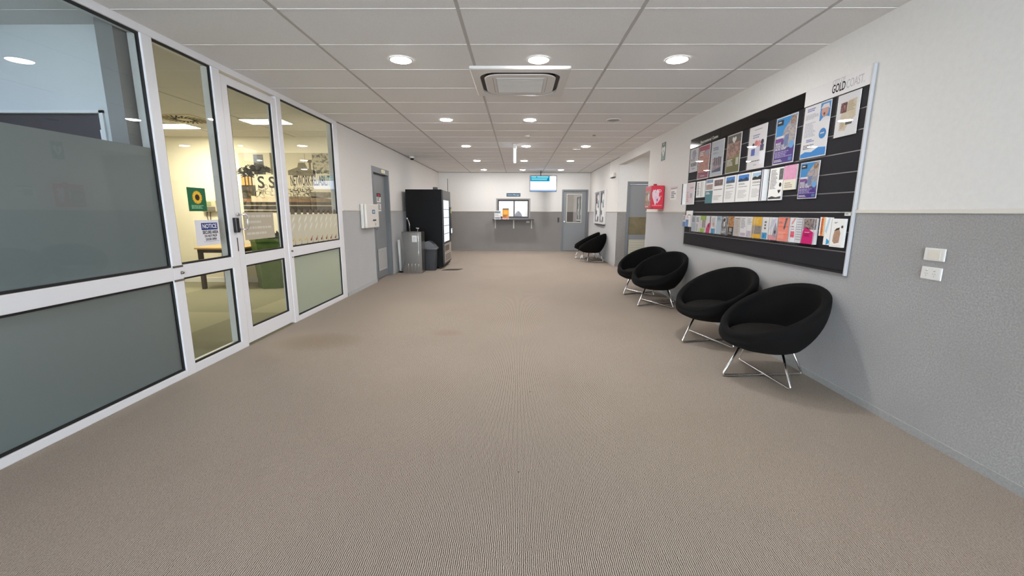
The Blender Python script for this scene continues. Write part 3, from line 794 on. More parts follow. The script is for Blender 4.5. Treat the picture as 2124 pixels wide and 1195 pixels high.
poster('olive green poster with white heart over a crowd in the top row', 5.05, 4.745, 1.777, 2.195, a4)
def a5(b, w, h, z):
    L_(b, w, h, z, .3, .90, .75, .92, 1, GY, 2); L_(b, w, h, z, .24, .70, .8, .80, 2, ink(150, 150, 190), 3, fill=.5)
    for x, y, r_, c in ((.30, .56, .07, (44, 40, 56)), (.46, .60, .09, (226, 130, 130)), (.62, .58, .10, (236, 160, 170)), (.80, .60, .08, (40, 42, 70))): E_(b, w, h, z, x, y, r_, ink(*c), 3)
    R(b, w, h, z, .20, .32, .42, .48, ink(92, 112, 190), 3); R(b, w, h, z, .70, .40, .90, .54, ink(62, 56, 100), 3); R(b, w, h, z, .44, .30, .66, .52, ink(228, 232, 246), 2)
    L_(b, w, h, z, .2, .16, .84, .2, 1, GY, 5); L_(b, w, h, z, .4, .08, .6, .1, 1, GY, 6)
poster('white poster with cartoon figures and a blue block, middle of the top row', 4.59, 4.275, 1.777, 2.193, a5)
def purple(b, w, h, z):
    R(b, w, h, z, .03, .02, .97, .98, ink(84, 62, 140)); R(b, w, h, z, .03, .60, .97, .98, ink(58, 150, 214), 2)
    R(b, w, h, z, .06, .83, .36, .94, ink(24, 24, 34), 3); L_(b, w, h, z, .1, .86, .33, .91, 1, WH, 3, 4)
    Pl(b, w, h, z, [(.40, .30), (.97, .36), (.97, .96), (.78, .98), (.60, .84), (.42, .72), (.34, .56), (.46, .50)], photo('climber', [(190, 150, 120), (206, 190, 172), (130, 142, 170), (214, 176, 140)], 36, seed=2), 3)
    E_(b, w, h, z, .82, .88, .12, photo('helmet', [(60, 50, 50), (150, 120, 90), (200, 180, 160)], 60), 4); Pl(b, w, h, z, [(.42, .34), (.66, .38), (.70, .62), (.50, .60)], ink(118, 138, 178), 4)
    R(b, w, h, z, .06, .55, .44, .60, WH, 4); R(b, w, h, z, .06, .47, .42, .54, ink(128, 70, 150), 3)
    b.text('MAKE', .08 * w, .44 * h, .10 * w, WH, z + .0022, 'LEFT', .0002, .0006); b.text('EXERCISE', .08 * w, .38 * h, .10 * w, WH, z + .0022, 'LEFT', .0002, .0006); b.text('MORE FUN!', .08 * w, .32 * h, .10 * w, WH, z + .0022, 'LEFT', .0002, .0006)
    E_(b, w, h, z, .84, .38, .11, ink(110, 176, 226), 5); L_(b, w, h, z, .08, .13, .92, .27, 4, ink(186, 174, 220), 11, 4); L_(b, w, h, z, .08, .04, .5, .10, 2, WH, 12, 4); R(b, w, h, z, .76, .05, .92, .12, ink(96, 140, 190), 4)
poster('large purple and blue exercise poster with a climbing child in the top row', 4.13, 3.83, 1.778, 2.19, purple)
def a7(b, w, h, z):
    R(b, w, h, z, .62, .66, .98, .98, ink(74, 150, 214)); E_(b, w, h, z, .80, .82, .13, ink(214, 168, 150), 3, .10); Pl(b, w, h, z, [(.64, .88), (.72, .95), (.92, .95), (.97, .84), (.90, .88), (.72, .88)], ink(236, 232, 230), 4)
    E_(b, w, h, z, .78, .775, .035, ink(120, 50, 46), 4); Pl(b, w, h, z, [(.66, .66), (.98, .66), (.98, .70), (.8, .74)], WH, 3)
    L_(b, w, h, z, .12, .88, .56, .95, 2, ink(120, 130, 190), 3); L_(b, w, h, z, .08, .74, .6, .84, 5, ink(196, 198, 206), 4); L_(b, w, h, z, .08, .40, .56, .68, 11, ink(200, 202, 210), 5)
    E_(b, w, h, z, .80, .42, .13, ink(66, 142, 208), 3); L_(b, w, h, z, .72, .40, .88, .44, 1, WH, 6, 4)
    L_(b, w, h, z, .2, .30, .5, .36, 2, ink(110, 120, 190), 8); L_(b, w, h, z, .1, .17, .62, .26, 3, GY, 9)
    Pl(b, w, h, z, [(.02, .02), (.98, .02), (.98, .16), (.70, .18), (.45, .11), (.2, .13), (.02, .09)], ink(66, 148, 220), 3)
poster('white poster with a laughing face and blue wave in the top row', 3.744, 3.44, 1.784, 2.197, a7)
def a8(b, w, h, z):
    Pl(b, w, h, z, [(.2, .15), (.48, .13), (.62, .30), (.88, .42), (.86, .84), (.52, .82), (.22, .5)], photo('cream_letter', [(222, 206, 172), (232, 222, 196)], 30)); R(b, w, h, z, .18, .56, .46, .80, photo('red_sleigh', [(40, 44, 36), (120, 44, 44), (190, 180, 170)], 50), 2)
    R(b, w, h, z, .48, .26, .76, .36, photo('mono_house', [(60, 60, 52), (110, 108, 92)], 50), 2); L_(b, w, h, z, .5, .56, .84, .8, 6, ink(196, 176, 140), 3); L_(b, w, h, z, .26, .18, .44, .34, 5, ink(196, 176, 140), 4)
poster('white notice with cream sheet and two small photos in the top row', 3.375, 3.16, 1.897, 2.196, a8)

# second row
def leaf(label, yfar, ynear, z0, z1, art, thick=.012, group='leaflets in the middle row', out=.004, name='leaflet', base=M_paper):
    yfar *= KS; ynear *= KS; z0 = H + (z0 - H) * KS; z1 = H + (z1 - H) * KS
    w = yfar - ynear; h = z1 - z0
    r = thing(name, label, 'leaflet', paperM(yfar, z0, out), group)
    b = MB(); b.box(0, 0, 0, w, h, thick, base)
    for i in range(4): b.box(-.0002, -.0002, thick * (.15 + .2 * i), w + .0002, h + .0002, thick * (.15 + .2 * i) + .0006, ink(198, 196, 194))
    art(b, w, h, thick); b.build('printed_cover', r); return r
def house(sky, dark, seed, band=None):
    def f_(b, w, h, z):
        R(b, w, h, z, .12, .72, .9, .95, ink(*sky)); Pl(b, w, h, z, [(.12, .72), (.9, .72), (.9, .80), (.7, .86), (.5, .80), (.3, .84), (.12, .79)], ink(*dark), 2)
        L_(b, w, h, z, .16, .60, .86, .66, 2, GY, seed); L_(b, w, h, z, .16, .52, .84, .545, 1, K_, seed + 1, ragged=False); L_(b, w, h, z, .16, .12, .84, .42, 7, ink(206, 206, 206), seed + 2)
        if band: R(b, w, h, z, .12, .30, .88, .33, ink(*band), 3)
    return f_
Z0, Z1 = 1.456, 1.748
def b1(b, w, h, z):
    R(b, w, h, z, .02, .02, .98, .98, ink(226, 214, 216)); R(b, w, h, z, .5, .72, .9, .8, photo('plum_dots', [(120, 60, 90), (226, 214, 216)], 60), 2); R(b, w, h, z, .5, .3, .8, .52, photo('blue_dots', [(90, 100, 150), (226, 214, 216)], 60), 2); L_(b, w, h, z, .1, .1, .4, .6, 6, ink(206, 160, 150), 3)
leaf('dark maroon edged booklet turned sideways at the far end of the middle row', 6.168, 6.135, Z0 - .006, Z1 - .01, lambda b, w, h, z: R(b, w, h, z, .0, .0, 1, 1, ink(70, 52, 56)), .06)
leaf('pinkish white leaflet with plum and blue marks at the far end of the middle row', 6.128, 5.86, Z0 - .006, Z1 - .004, b1)
leaf('short white stack of forms raised above an empty pocket in the middle row', 5.79, 5.535, 1.535, 1.742, lambda b, w, h, z: (L_(b, w, h, z, .1, .1, .4, .9, 8, ink(150, 150, 152), 3), R(b, w, h, z, .55, .05, .6, .95, GY), R(b, w, h, z, .72, .05, .75, .95, GY)))
leaf('teal brochure with a small blue photo in the middle row', 5.505, 5.305, Z0, Z1, lambda b, w, h, z: (R(b, w, h, z, .0, .0, 1, .52, ink(86, 132, 140)), R(b, w, h, z, .05, .84, .95, .97, photo('sky_roof', [(60, 90, 150), (150, 170, 190)], 40), 2), R(b, w, h, z, .05, .56, .95, .78, photo('brown_blocks', [(120, 90, 84), (180, 150, 140), (90, 110, 130)], 40), 2), L_(b, w, h, z, .12, .36, .7, .46, 2, WH, 4, 2)), base=M_paper)
leaf('white fact sheet with dark brick photo beside the teal brochure', 5.298, 5.04, Z0, Z1, lambda b, w, h, z: (R(b, w, h, z, .1, .68, .92, .92, photo('brick_photo', [(50, 40, 44), (110, 70, 56), (120, 140, 180)], 40)), L_(b, w, h, z, .1, .5, .9, .54, 1, K_, 4, ragged=False), R(b, w, h, z, .1, .27, .9, .285, GY), L_(b, w, h, z, .1, .1, .9, .24, 4, ink(200, 200, 200), 5)))
leaf('white fact sheet with blue sky photo, between dark pocket gaps in the middle row', 5.01, 4.765, Z0, Z1, house((70, 130, 200), (70, 90, 110), 21))
leaf('white fact sheet with deep blue rooftop photo in the middle row', 4.740, 4.475, Z0, Z1, house((60, 126, 206), (40, 60, 90), 31))
leaf('white fact sheet with pale sky and black building photo, widest in the middle row', 4.462, 4.225, Z0, Z1, house((170, 200, 226), (40, 42, 36), 41))
leaf('dark backed fact sheets standing edge out beside the widest white sheet', 4.218, 4.165, Z0, Z1, lambda b, w, h, z: (R(b, w, h, z, .0, .0, .35, 1, ink(70, 72, 96)), R(b, w, h, z, .6, .0, .85, 1, ink(110, 112, 130))), .05)
leaf('white page of small print with black emblems beside the pink flyer', 4.133, 3.925, Z0, Z1, lambda b, w, h, z: (L_(b, w, h, z, .1, .34, .62, .94, 14, ink(150, 148, 150), 3), R(b, w, h, z, .70, .62, .98, .96, photo('mono_trees', [(30, 30, 32), (120, 120, 120)], 60)), E_(b, w, h, z, .84, .47, .09, K_), Pl(b, w, h, z, [(.8 + .2 * p[0], .26 + .12 * p[1]) for p in heart], K_), Pl(b, w, h, z, [(.04, .04), (.96, .04), (.96, .12), (.6, .09), (.3, .13), (.04, .09)], ink(70, 70, 72))))
leaf('pink and cream flyer raised above an empty pocket in the middle row', 3.918, 3.745, 1.541, 1.752, lambda b, w, h, z: (R(b, w, h, z, .0, .42, 1, 1, photo('pink_print', [(196, 120, 160), (222, 160, 190), (206, 140, 176)], 30)), R(b, w, h, z, .0, .0, 1, .42, ink(232, 226, 208)), L_(b, w, h, z, .15, .06, .8, .3, 3, ink(170, 160, 150), 4, 2)))
poster('small purple and blue exercise flyer with a climbing child in the middle row', 3.712, 3.482, 1.458, 1.752, purple, 'leaflet', True, 'leaflet', 'leaflets in the middle row')

# third row
Y0, Y1 = 1.091, 1.300
def two(top, bot, frac=.5, lines=True, seed=1):
    def f_(b, w, h, z):
        R(b, w, h, z, 0, frac, 1, 1, top if not isinstance(top, tuple) else ink(*top)); R(b, w, h, z, 0, 0, 1, frac, bot if not isinstance(bot, tuple) else ink(*bot))
        if lines: L_(b, w, h, z, .12, frac + .08, .85, .92, 4, ink(110, 112, 116), seed, 2)
    return f_
G3 = 'brochures in the bottom rack'
def br(label, yf, yn, art, z0=Y0, z1=Y1, **kw): return leaf(label, yf, yn, z0, z1, art, .016, G3, .005, 'brochure', **kw)
bw = photo('bw_print', [(24, 24, 26), (110, 110, 112), (226, 226, 226)], 30, seed=4)
br('blue and white brochure tucked low at the far end of the bottom rack', 6.165, 6.064, two((220, 214, 216), (96, 128, 180), .42, seed=2), 1.146, 1.303)
br('white brochure standing taller than the rest at the far end of the bottom rack', 6.058, 5.862, lambda b, w, h, z: (R(b, w, h, z, 0, 0, .5, .45, ink(112, 140, 186)), R(b, w, h, z, .3, .72, .8, .76, K_), L_(b, w, h, z, .1, .5, .6, .7, 3, ink(196, 150, 150), 3)), 1.146, 1.365)
br('pale blue brochure with faint writing, first in the clear tray', 5.845, 5.715, two((206, 216, 224), (196, 210, 218), .5, seed=4))
br('white brochure with black silhouettes beside the lime green one', 5.71, 5.575, lambda b, w, h, z: (R(b, w, h, z, .08, .05, .5, .5, photo('silhouettes', [(20, 20, 22), (236, 236, 234), (20, 20, 22)], 45, seed=6)), L_(b, w, h, z, .1, .6, .8, .9, 4, GY, 6), R(b, w, h, z, .75, 0, .95, .2, ink(222, 206, 150))))
br('lime green brochure with a reddish picture', 5.565, 5.408, lambda b, w, h, z: (R(b, w, h, z, 0, .74, 1, 1, ink(160, 196, 70)), R(b, w, h, z, .3, .28, .9, .74, photo('maroon_pic', [(100, 46, 60), (180, 150, 150), (150, 190, 100)], 40)), R(b, w, h, z, 0, 0, .8, .24, ink(166, 206, 74))))
br('hot pink brochure with a slanted top', 5.40, 5.262, lambda b, w, h, z: (Pl(b, w, h, z, [(0, 0), (.75, 0), (.95, .5), (.9, .62), (.4, .56), (.1, .3)], ink(222, 60, 120)), E_(b, w, h, z, .55, .42, .14, ink(110, 30, 60), 2), R(b, w, h, z, .75, .55, .9, .98, ink(60, 60, 56)), L_(b, w, h, z, .1, .12, .5, .24, 2, ink(150, 30, 80), 4, 2)))
br('pale brochure with fine drawing and a bright blue foot, beside the hot pink one', 5.25, 5.12, lambda b, w, h, z: (R(b, w, h, z, 0, 0, .8, .28, ink(58, 160, 206)), L_(b, w, h, z, .1, .5, .9, .9, 6, ink(190, 176, 170), 5), E_(b, w, h, z, .4, .5, .18, ink(222, 190, 170))))
br('light blue brochure beside the black and white photo booklet', 5.112, 5.0, two((176, 200, 216), (200, 216, 226), .72, seed=7))
br('black and white photo booklet in the clear tray', 4.993, 4.842, lambda b, w, h, z: (R(b, w, h, z, 0, 0, 1, 1, bw), R(b, w, h, z, .35, .45, .6, .96, WH, 2), E_(b, w, h, z, .45, .8, .14, K_, 3), L_(b, w, h, z, .1, .06, .9, .2, 2, WH, 5, 3)))
br('orange and black brochure with a white label block', 4.833, 4.712, lambda b, w, h, z: (R(b, w, h, z, 0, .45, 1, 1, photo('amber_print', [(70, 46, 30), (196, 130, 60), (230, 196, 140)], 45)), R(b, w, h, z, 0, 0, 1, .45, ink(44, 40, 38)), R(b, w, h, z, .25, .2, .75, .4, ink(186, 184, 180), 2), L_(b, w, h, z, .15, .04, .85, .16, 2, ink(190, 186, 180), 4, 2)))
br('beige brochure of plain text with a dark spine', 4.69, 4.575, lambda b, w, h, z: (R(b, w, h, z, .0, .0, 1, .94, ink(214, 206, 194)), R(b, w, h, z, .1, .88, .9, .91, GY, 2), L_(b, w, h, z, .12, .1, .85, .8, 8, ink(190, 182, 172), 3, 2)))
br('cream brochure with grey table of text beside the yellow programme', 4.568, 4.445, lambda b, w, h, z: (L_(b, w, h, z, .12, .4, .85, .92, 7, ink(170, 166, 168), 9), R(b, w, h, z, .1, .05, .9, .2, ink(206, 190, 200))))
br('white brochure with purple flowers at its foot', 4.438, 4.347, lambda b, w, h, z: (R(b, w, h, z, .05, .03, .95, .32, photo('violet_flowers', [(110, 60, 110), (226, 216, 226), (90, 110, 150)], 60)), L_(b, w, h, z, .1, .6, .9, .92, 4, ink(196, 196, 186), 6), R(b, w, h, z, .1, .74, .95, .755, K_)))
br('bright yellow programme with a crowd picture', 4.338, 4.172, lambda b, w, h, z: (R(b, w, h, z, 0, 0, 1, 1, ink(238, 184, 44)), R(b, w, h, z, .05, .20, .98, .60, photo('crowd_grey', [(44, 44, 48), (170, 160, 150), (110, 96, 96)], 50), 2), L_(b, w, h, z, .15, .68, .75, .92, 4, ink(246, 220, 130), 6, 2)))
br('white brochure with blue square at its foot, right after the yellow programme', 4.162, 4.058, lambda b, w, h, z: (R(b, w, h, z, .05, .02, .85, .30, ink(52, 160, 206)), R(b, w, h, z, .25, .08, .5, .22, ink(40, 120, 190), 2), L_(b, w, h, z, .35, .4, .7, .82, 3, ink(120, 116, 104), 6)))
br('pale brochure with a grey haired figure and pink foot', 4.05, 3.925, lambda b, w, h, z: (R(b, w, h, z, 0, 0, 1, .22, ink(238, 160, 160)), Pl(b, w, h, z, [(.5, .2), (.9, .1), (1, .5), (.8, .8), (.6, .5)], ink(176, 166, 180), 2), E_(b, w, h, z, .8, .36, .13, ink(96, 90, 104), 3), Pl(b, w, h, z, [(.0, .4), (.4, .9), (.9, .95), (.5, .6)], ink(222, 226, 238), 2)))
br('coral orange brochure with a black slanted title strip', 3.912, 3.755, lambda b, w, h, z: (R(b, w, h, z, .02, 0, 1, 1, ink(236, 112, 72)), Pl(b, w, h, z, [(.52, .52), (.66, .5), (.84, .98), (.66, .98)], ink(40, 36, 36), 2), L_(b, w, h, z, .1, .74, .5, .82, 2, ink(80, 40, 30), 4, 2), L_(b, w, h, z, .1, .1, .9, .4, 5, ink(246, 160, 130), 5, 2)))
br('white brochure with a red square and red title', 3.742, 3.66, lambda b, w, h, z: (R(b, w, h, z, .15, .2, .85, .45, ink(226, 50, 80)), L_(b, w, h, z, .1, .60, .9, .66, 1, ink(200, 50, 80), 4), Pl(b, w, h, z, [(.1, .72), (.6, .98), (.9, .98), (.5, .74)], ink(226, 160, 150)), L_(b, w, h, z, .2, .5, .8, .54, 1, GY, 6)), )
br('light grey price list of fine lines beside the magenta booklet', 3.652, 3.585, lambda b, w, h, z: L_(b, w, h, z, .05, .06, .95, .95, 9, ink(176, 178, 182), 6, 1, False, .35))
br('magenta booklet with a dark group photo at the top', 3.575, 3.41, lambda b, w, h, z: (Pl(b, w, h, z, [(.0, .0), (.86, .0), (.9, .44), (.62, .52), (.3, .66), (.06, .5)], ink(222, 36, 120)), R(b, w, h, z, .05, .56, .98, .98, photo('group_photo', [(40, 42, 70), (110, 100, 110), (190, 170, 150), (60, 60, 90)], 45, seed=9)), Pl(b, w, h, z, [(.0, .0), (.86, .0), (.9, .44), (.55, .54), (.2, .64), (.06, .5)], ink(222, 36, 120), 3), L_(b, w, h, z, .15, .28, .8, .42, 3, ink(150, 20, 80), 5, 4), L_(b, w, h, z, .2, .42, .7, .46, 1, WH, 7, 4)))
br('narrow orange and cream booklet strip just outside the clear tray', 3.378, 3.325, lambda b, w, h, z: (R(b, w, h, z, .3, 0, .8, 1, ink(226, 130, 80)), L_(b, w, h, z, .35, .1, .75, .9, 9, ink(140, 60, 40), 5, 2), R(b, w, h, z, .8, 0, 1, 1, ink(232, 196, 130))), 1.165, 1.310)
br('white brochure with pale blue streaks and a blue tip', 3.318, 3.255, lambda b, w, h, z: (Pl(b, w, h, z, [(.5, .0), (1, .06), (1, .16), (.5, .24)], ink(60, 160, 206)), Pl(b, w, h, z, [(.1, .5), (.5, .98), (.8, .98), (.4, .4)], ink(190, 214, 230))), 1.10, 1.308)
br('white brochure with clasped hands picture at the near end of the bottom rack', 3.248, 3.118, lambda b, w, h, z: (Pl(b, w, h, z, [(.2, .2), (.35, .12), (.7, .16), (.74, .5), (.62, .66), (.3, .6), (.22, .4)], photo('hands', [(120, 100, 90), (190, 150, 120), (120, 104, 120)], 50)), Pl(b, w, h, z, [(.25, .56), (.4, .66), (.66, .70), (.62, .62), (.36, .58)], ink(50, 40, 40), 2), E_(b, w, h, z, .82, .72, .08, ink(80, 70, 64)), L_(b, w, h, z, .2, .82, .5, .88, 2, GY, 5), R(b, w, h, z, .1, .05, .9, .06, ink(226, 180, 160))))
tray = thing('brochure_tray', 'long clear acrylic tray holding the bottom rack of brochures', 'display tray', onR(5.93, 1.072, XS - .001))
b = MB(); b.box(0, 0, 0, 2.51, .012, .045, M_acryl); b.build('tray_base', tray)
b = MB(); b.box(0, .0135, .040, 2.51, .235, .0435, M_acryl); b.build('tray_front', tray)
for i in range(9):
    b = MB(); b.box(.155 + .29 * i, .013, .036, .158 + .29 * i, .225, .039, mat('tray_edge', (226, 228, 232), .2)); b.build('tray_divider', tray)
lb = MB(); lb.box(0, 0, 0, .056, .022, .003, M_white); lb.scribble(.008, .005, .048, .017, 1, GY, .0034, 3)
tag(lb.build('shelf_label', None, paperM(3.195, 1.322, .003)), 'tiny white shelf label at the near edge of the brochure board', 'label')

# ------------------------------------------------------------------ things on the right wall
def face(pts): return pts
def plate(name, label, y, z, w_, h_, M, sockets):
    r = thing(name, label, 'wall plate', onR(y, z, XR - .001)); b = MB()
    b.box(-w_ / 2, -h_ / 2, 0, w_ / 2, h_ / 2, .010, M, .006, 3); b.build('cover', r); b = MB()
    if sockets:
        b.box(-w_ / 2 + .008, -h_ / 2 + .008, .010, w_ / 2 - .008, h_ / 2 - .008, .0108, M)
        for sx in (-.026, .022):
            b.box(sx - .006, .016, .0108, sx + .006, .026, .0135, M_white, .001); b.box(sx - .006, .0135, .0109, sx + .006, .0155, .0112, K_)
            for px, py, rt in ((-.006, 0, .5), (.006, 0, -.5), (0, -.013, 0)):
                q = Matrix.Rotation(rt, 2); P = [q @ Vector(p) for p in ((-.001, -.0035), (.001, -.0035), (.001, .0035), (-.001, .0035))]
                b.flat([(sx + px + p.x, py - .002 + p.y) for p in P], .0112, GY)
        b.build('socket_face', r)
    else:
        b.box(-.034, -h_ / 2 + .010, .010, .040, h_ / 2 - .010, .0125, mat('blank_cream', (228, 222, 210), .5), .002); b.build('blank_insert', r)
plate('blank_wall_plate', 'cream blank wall plate above the power outlet', 2.485, 1.105, .125, .075, M_white, False)
plate('power_outlet', 'white double power outlet low on the grey wall', 2.485, .994, .125, .075, M_white, True)

ad = thing('defibrillator_cabinet', 'red wall mounted defibrillator cabinet with white heart symbol', 'defibrillator', onR(7.52, 1.395, XR - .014))
M_red = mat('gloss_red', (206, 40, 62), .3); M_pink = ink(236, 150, 162)
b = MB(); b.box(0, 0, 0, .33, .385, .17, M_red, .012, 3); b.build('cabinet_body', ad)
b = MB(); b.box(.004, .004, .172, .326, .381, .215, mat('red_door', (196, 46, 62), .35), .01, 3); b.build('door', ad)
b = MB(); b.box(.03, .06, .2155, .30, .30, .2165, photo('aed_photo', [(60, 44, 40), (140, 120, 90), (190, 160, 140), (130, 60, 60)], 14)); b.scribble(.05, .02, .28, .05, 1, WH, .2167, 4); b.build('door_picture', ad)
b = MB(); b.tube([(.30, .14, .215), (.30, .14, .245), (.30, .25, .245), (.30, .25, .215)], .007, M_white, 8); b.build('door_handle', ad)
b = MB(); b.box(.20, .386, .10, .25, .415, .15, mat('alarm_red', (150, 22, 40), .3), .006); b.build('alarm_knob', ad)
# near side of the cabinet carries the heart sign (faces the viewer)
b = MB(); MS = Matrix(((0, 0, 1, .3305), (0, 1, 0, 0), (-1, 0, 0, .215), (0, 0, 0, 1)))   # local x -> toward wall
b.flat([(.02, .03), (.20, .03), (.20, .36), (.02, .36)], .0004, ink(214, 52, 74))
b.flat([(.075 + .155 * p[0] * .75, .185 + .26 * p[1]) for p in heart], .0008, ink(240, 214, 222)); b.flat([(.108 + .10 * p[0], .15 + .12 * p[1]) for p in heart], .0012, ink(238, 196, 208))
b.text('AED', .108, .295, .062, WH, .0016, 'CENTER', .0002, .001)
b.flat([(.10, .17), (.118, .17), (.108, .15), (.122, .15), (.098, .11), (.103, .14), (.092, .14)], .002, ink(110, 60, 130))
for a_ in ((.155, .205, .175, .215), (.16, .20, .17, .22)): b.flat([(a_[0], a_[1]), (a_[2], a_[1]), (a_[2], a_[3]), (a_[0], a_[3])], .0012, ink(244, 220, 206))
b.scribble(.025, .045, .19, .065, 1, ink(238, 160, 160), .001, 5, ragged=False); b.build('side_sign', ad, MS)
sg = thing('defibrillator_sign', 'green and white heart sign high on the wall above the red cabinet', 'sign', onR(7.49, 2.20, XR - .001)); b = MB()
b.box(0, 0, 0, .19, .29, .004, mat('sign_green', (44, 84, 68), .4)); b.flat([(.095 + .15 * p[0], .14 + .17 * p[1]) for p in heart], .0044, WH)
b.flat([(.10, .18), (.12, .18), (.10, .15), (.118, .15), (.086, .10), (.094, .14), (.078, .14)], .005, ink(44, 84, 68)); b.text('AED', .095, .262, .04, WH, .0044, 'CENTER', .0002); b.scribble(.04, .015, .15, .04, 1, ink(160, 190, 176), .0044, 3); b.build('panel', sg)
pp = thing('wall_notice', 'small white notice with a red header beside the defibrillator cabinet', 'notice', onR(6.93, 1.535, XR - .001)); b = MB()
b.box(0, 0, 0, .27, .155, .0015, ink(246, 246, 246)); b.box(0, .165, 0, .30, .205, .0015, ink(222, 214, 214)); b.flat([(.02, .17), (.28, .175), (.28, .182), (.02, .178)], .002, ink(150, 70, 84)); b.scribble(.04, .02, .23, .13, 4, ink(130, 128, 130), .002, 8); b.build('sheet', pp)

nb = thing('noticeboard', 'white framed noticeboard with black and white photos above the far chairs', 'noticeboard', onR(13.5, 1.0, XR - .001)); b = MB()
for a in ((0, 0, 1.62, .04), (0, .93, 1.62, .97), (0, .04, .05, .93), (1.52, .04, 1.62, .93), (.80, .04, .85, .93)): b.box(a[0], a[1], 0, a[2], a[3], .05, M_white, .004)
b.build('frame', nb)
b = MB(); b.box(.05, .04, .004, 1.52, .93, .02, ink(178, 180, 184)); rn = random.Random(5)
for x0 in (.12, .88):
    b.box(x0, .07, .020, x0 + .60, .90, .0212, photo('noticeboard_photo', [(34, 34, 38), (80, 80, 86), (60, 60, 64), (150, 152, 158)], 9, seed=1))
    for k, (cx, cy, r_) in enumerate(((.36, .74, .13), (.22, .50, .12), (.42, .34, .14), (.20, .18, .10), (.44, .60, .09))):
        b.disc((x0 + cx, cy, .0216 + .0003 * k), r_, ink(246, 246, 246) if k != 4 else ink(140, 170, 176), 22)  # white discs paint bright reflections over the dark sheets
b.box(.25, .6, .0216, .40, .75, .0225, ink(110, 40, 52)); b.build('sheets_and_glare', nb)
b = MB(); b.box(.15, -.035, 0, 1.5, -.012, .045, mat('ledge_dark', (70, 66, 66), .5)); b.build('ledge', nb)
cd = thing('wall_conduit', 'thin white conduit running down from the ceiling beside the recess', 'conduit', onR(11.45, 2.30, XR - .001)); b = MB(); b.box(-.03, 0, 0, .0, .34, .02, M_white, .003); b.box(-.05, -.02, 0, .02, .02, .03, M_white, .004); b.build('cover', cd)
ws_ = thing('wall_sensor', 'small white alarm sounder box high on the wall beside the conduit', 'alarm', onR(11.30, 2.215, XR - .001)); b = MB(); b.box(0, 0, 0, .42, .10, .06, M_white, .008); b.box(.02, -.014, 0, .40, 0, .055, K_); b.build('housing', ws_)

# ------------------------------------------------------------------ things on the glass partition
def onG(y, z, out=.0): return onL(y, z, GX1 + .002 + out)
ns = thing('notice_sign', 'white notice sheet with blue NOTICE header stuck on the narrow glass pane', 'notice', onG(3.54, 1.045)); b = MB()
b.box(0, 0, 0, .285, .215, .0015, ink(232, 232, 238)); b.box(.07, .13, .0015, .265, .19, .002, ink(30, 52, 120)); b.text('NOTICE', .168, .160, .052, WH, .0022, 'CENTER', .0002, .0008, maxw=.17)
b.text('SECURE AREA', .172, .108, .038, K_, .0019, 'CENTER', .0002, .0012, maxw=.19); b.text('DO NOT PROP', .172, .076, .028, K_, .0019, 'CENTER', .0002, .0009, maxw=.15); b.text('DOOR OPEN', .172, .047, .028, K_, .0019, 'CENTER', .0002, .0009, maxw=.13)
b.flat([(.08, .028), (.27, .028), (.27, .03), (.08, .03)], .002, GY); b.build('sheet', ns)
su = thing('sunflower_poster', 'dark green poster with a yellow sunflower stuck on the narrow glass pane', 'poster', onG(3.50, 1.335)); b = MB()
b.box(0, 0, 0, .205, .195, .0015, ink(22, 96, 62)); cx, cy = .105, .115
for k in range(20):
    a = 2 * PI * k / 20; q = Matrix.Rotation(a, 2)
    b.flat([(cx + v.x, cy + v.y) for v in (q @ Vector(p) for p in ((.024, -.009), (.045, -.010), (.058, 0), (.045, .010), (.024, .009)))], .002 + .0002 * (k % 2), ink(236, 190, 50) if k % 2 else ink(226, 170, 40))
b.disc((cx, cy, .0026), .026, ink(66, 36, 24), 24); b.disc((cx, cy, .003), .016, ink(40, 22, 16), 20); b.scribble(.03, .018, .18, .05, 3, ink(150, 200, 160), .002, 6); b.build('sheet', su)
dsn = thing('hours_sign', 'beige door sign with four lines of pale writing on the glass door', 'sign', onG(4.18, 1.05)); b = MB()
b.box(0, 0, 0, .52, .275, .0012, mat('beige_vinyl', (190, 180, 158), .6)); pw = ink(212, 207, 194)
for i, (n_, w_) in enumerate(((1, .44), (1, .25), (1, .43), (1, .33))): b.scribble(.035, .218 - .058 * i, .035 + w_, .248 - .058 * i, 1, pw, .0016, 20 + i, .8, False)
b.build('panel', dsn)

# ------------------------------------------------------------------ meeting room contents
tb = thing('meeting_table', 'pale timber table with dark square legs behind the narrow glass pane', 'table', T(-5.49, 7.07)); b = MB()
b.box(0, 0, .692, .76, .70, .72, mottled('pale_timber', (206, 172, 120), (196, 160, 108), 12, .5), .003); b.build('tabletop', tb)
MT = mat('dark_leg', (44, 34, 28), .5)
b = MB(); b.box(.03, .03, .632, .73, .07, .691, MT); b.box(.03, .63, .632, .73, .67, .691, MT); b.box(.03, .07, .632, .07, .63, .691, MT); b.box(.69, .07, .632, .73, .63, .691, MT); b.build('apron', tb)
for x, y in ((.03, .03), (.67, .03), (.03, .61), (.67, .61)):
    b = MB(); b.box(x, y, 0, x + .06, y + .06, .632, MT, .004); b.build('leg', tb)
pl = thing('planter_box', 'tall green planter box with dark foliage behind the glass door', 'planter', T(-4.36, 7.42)); b = MB()
MG = mottled('green_planter', (92, 116, 70), (78, 106, 60), 8, .55)
def hexa(r, z, rot=.30): return [(r * math.cos(rot + PI / 3 * k), r * math.sin(rot + PI / 3 * k), z) for k in range(6)]
def hexring(mb, r0, z0, r1, z1, m):
    A = hexa(r0, z0) + hexa(r1, z1); mb.add(A, [(i, (i + 1) % 6, 6 + (i + 1) % 6, 6 + i) for i in range(6)], m)
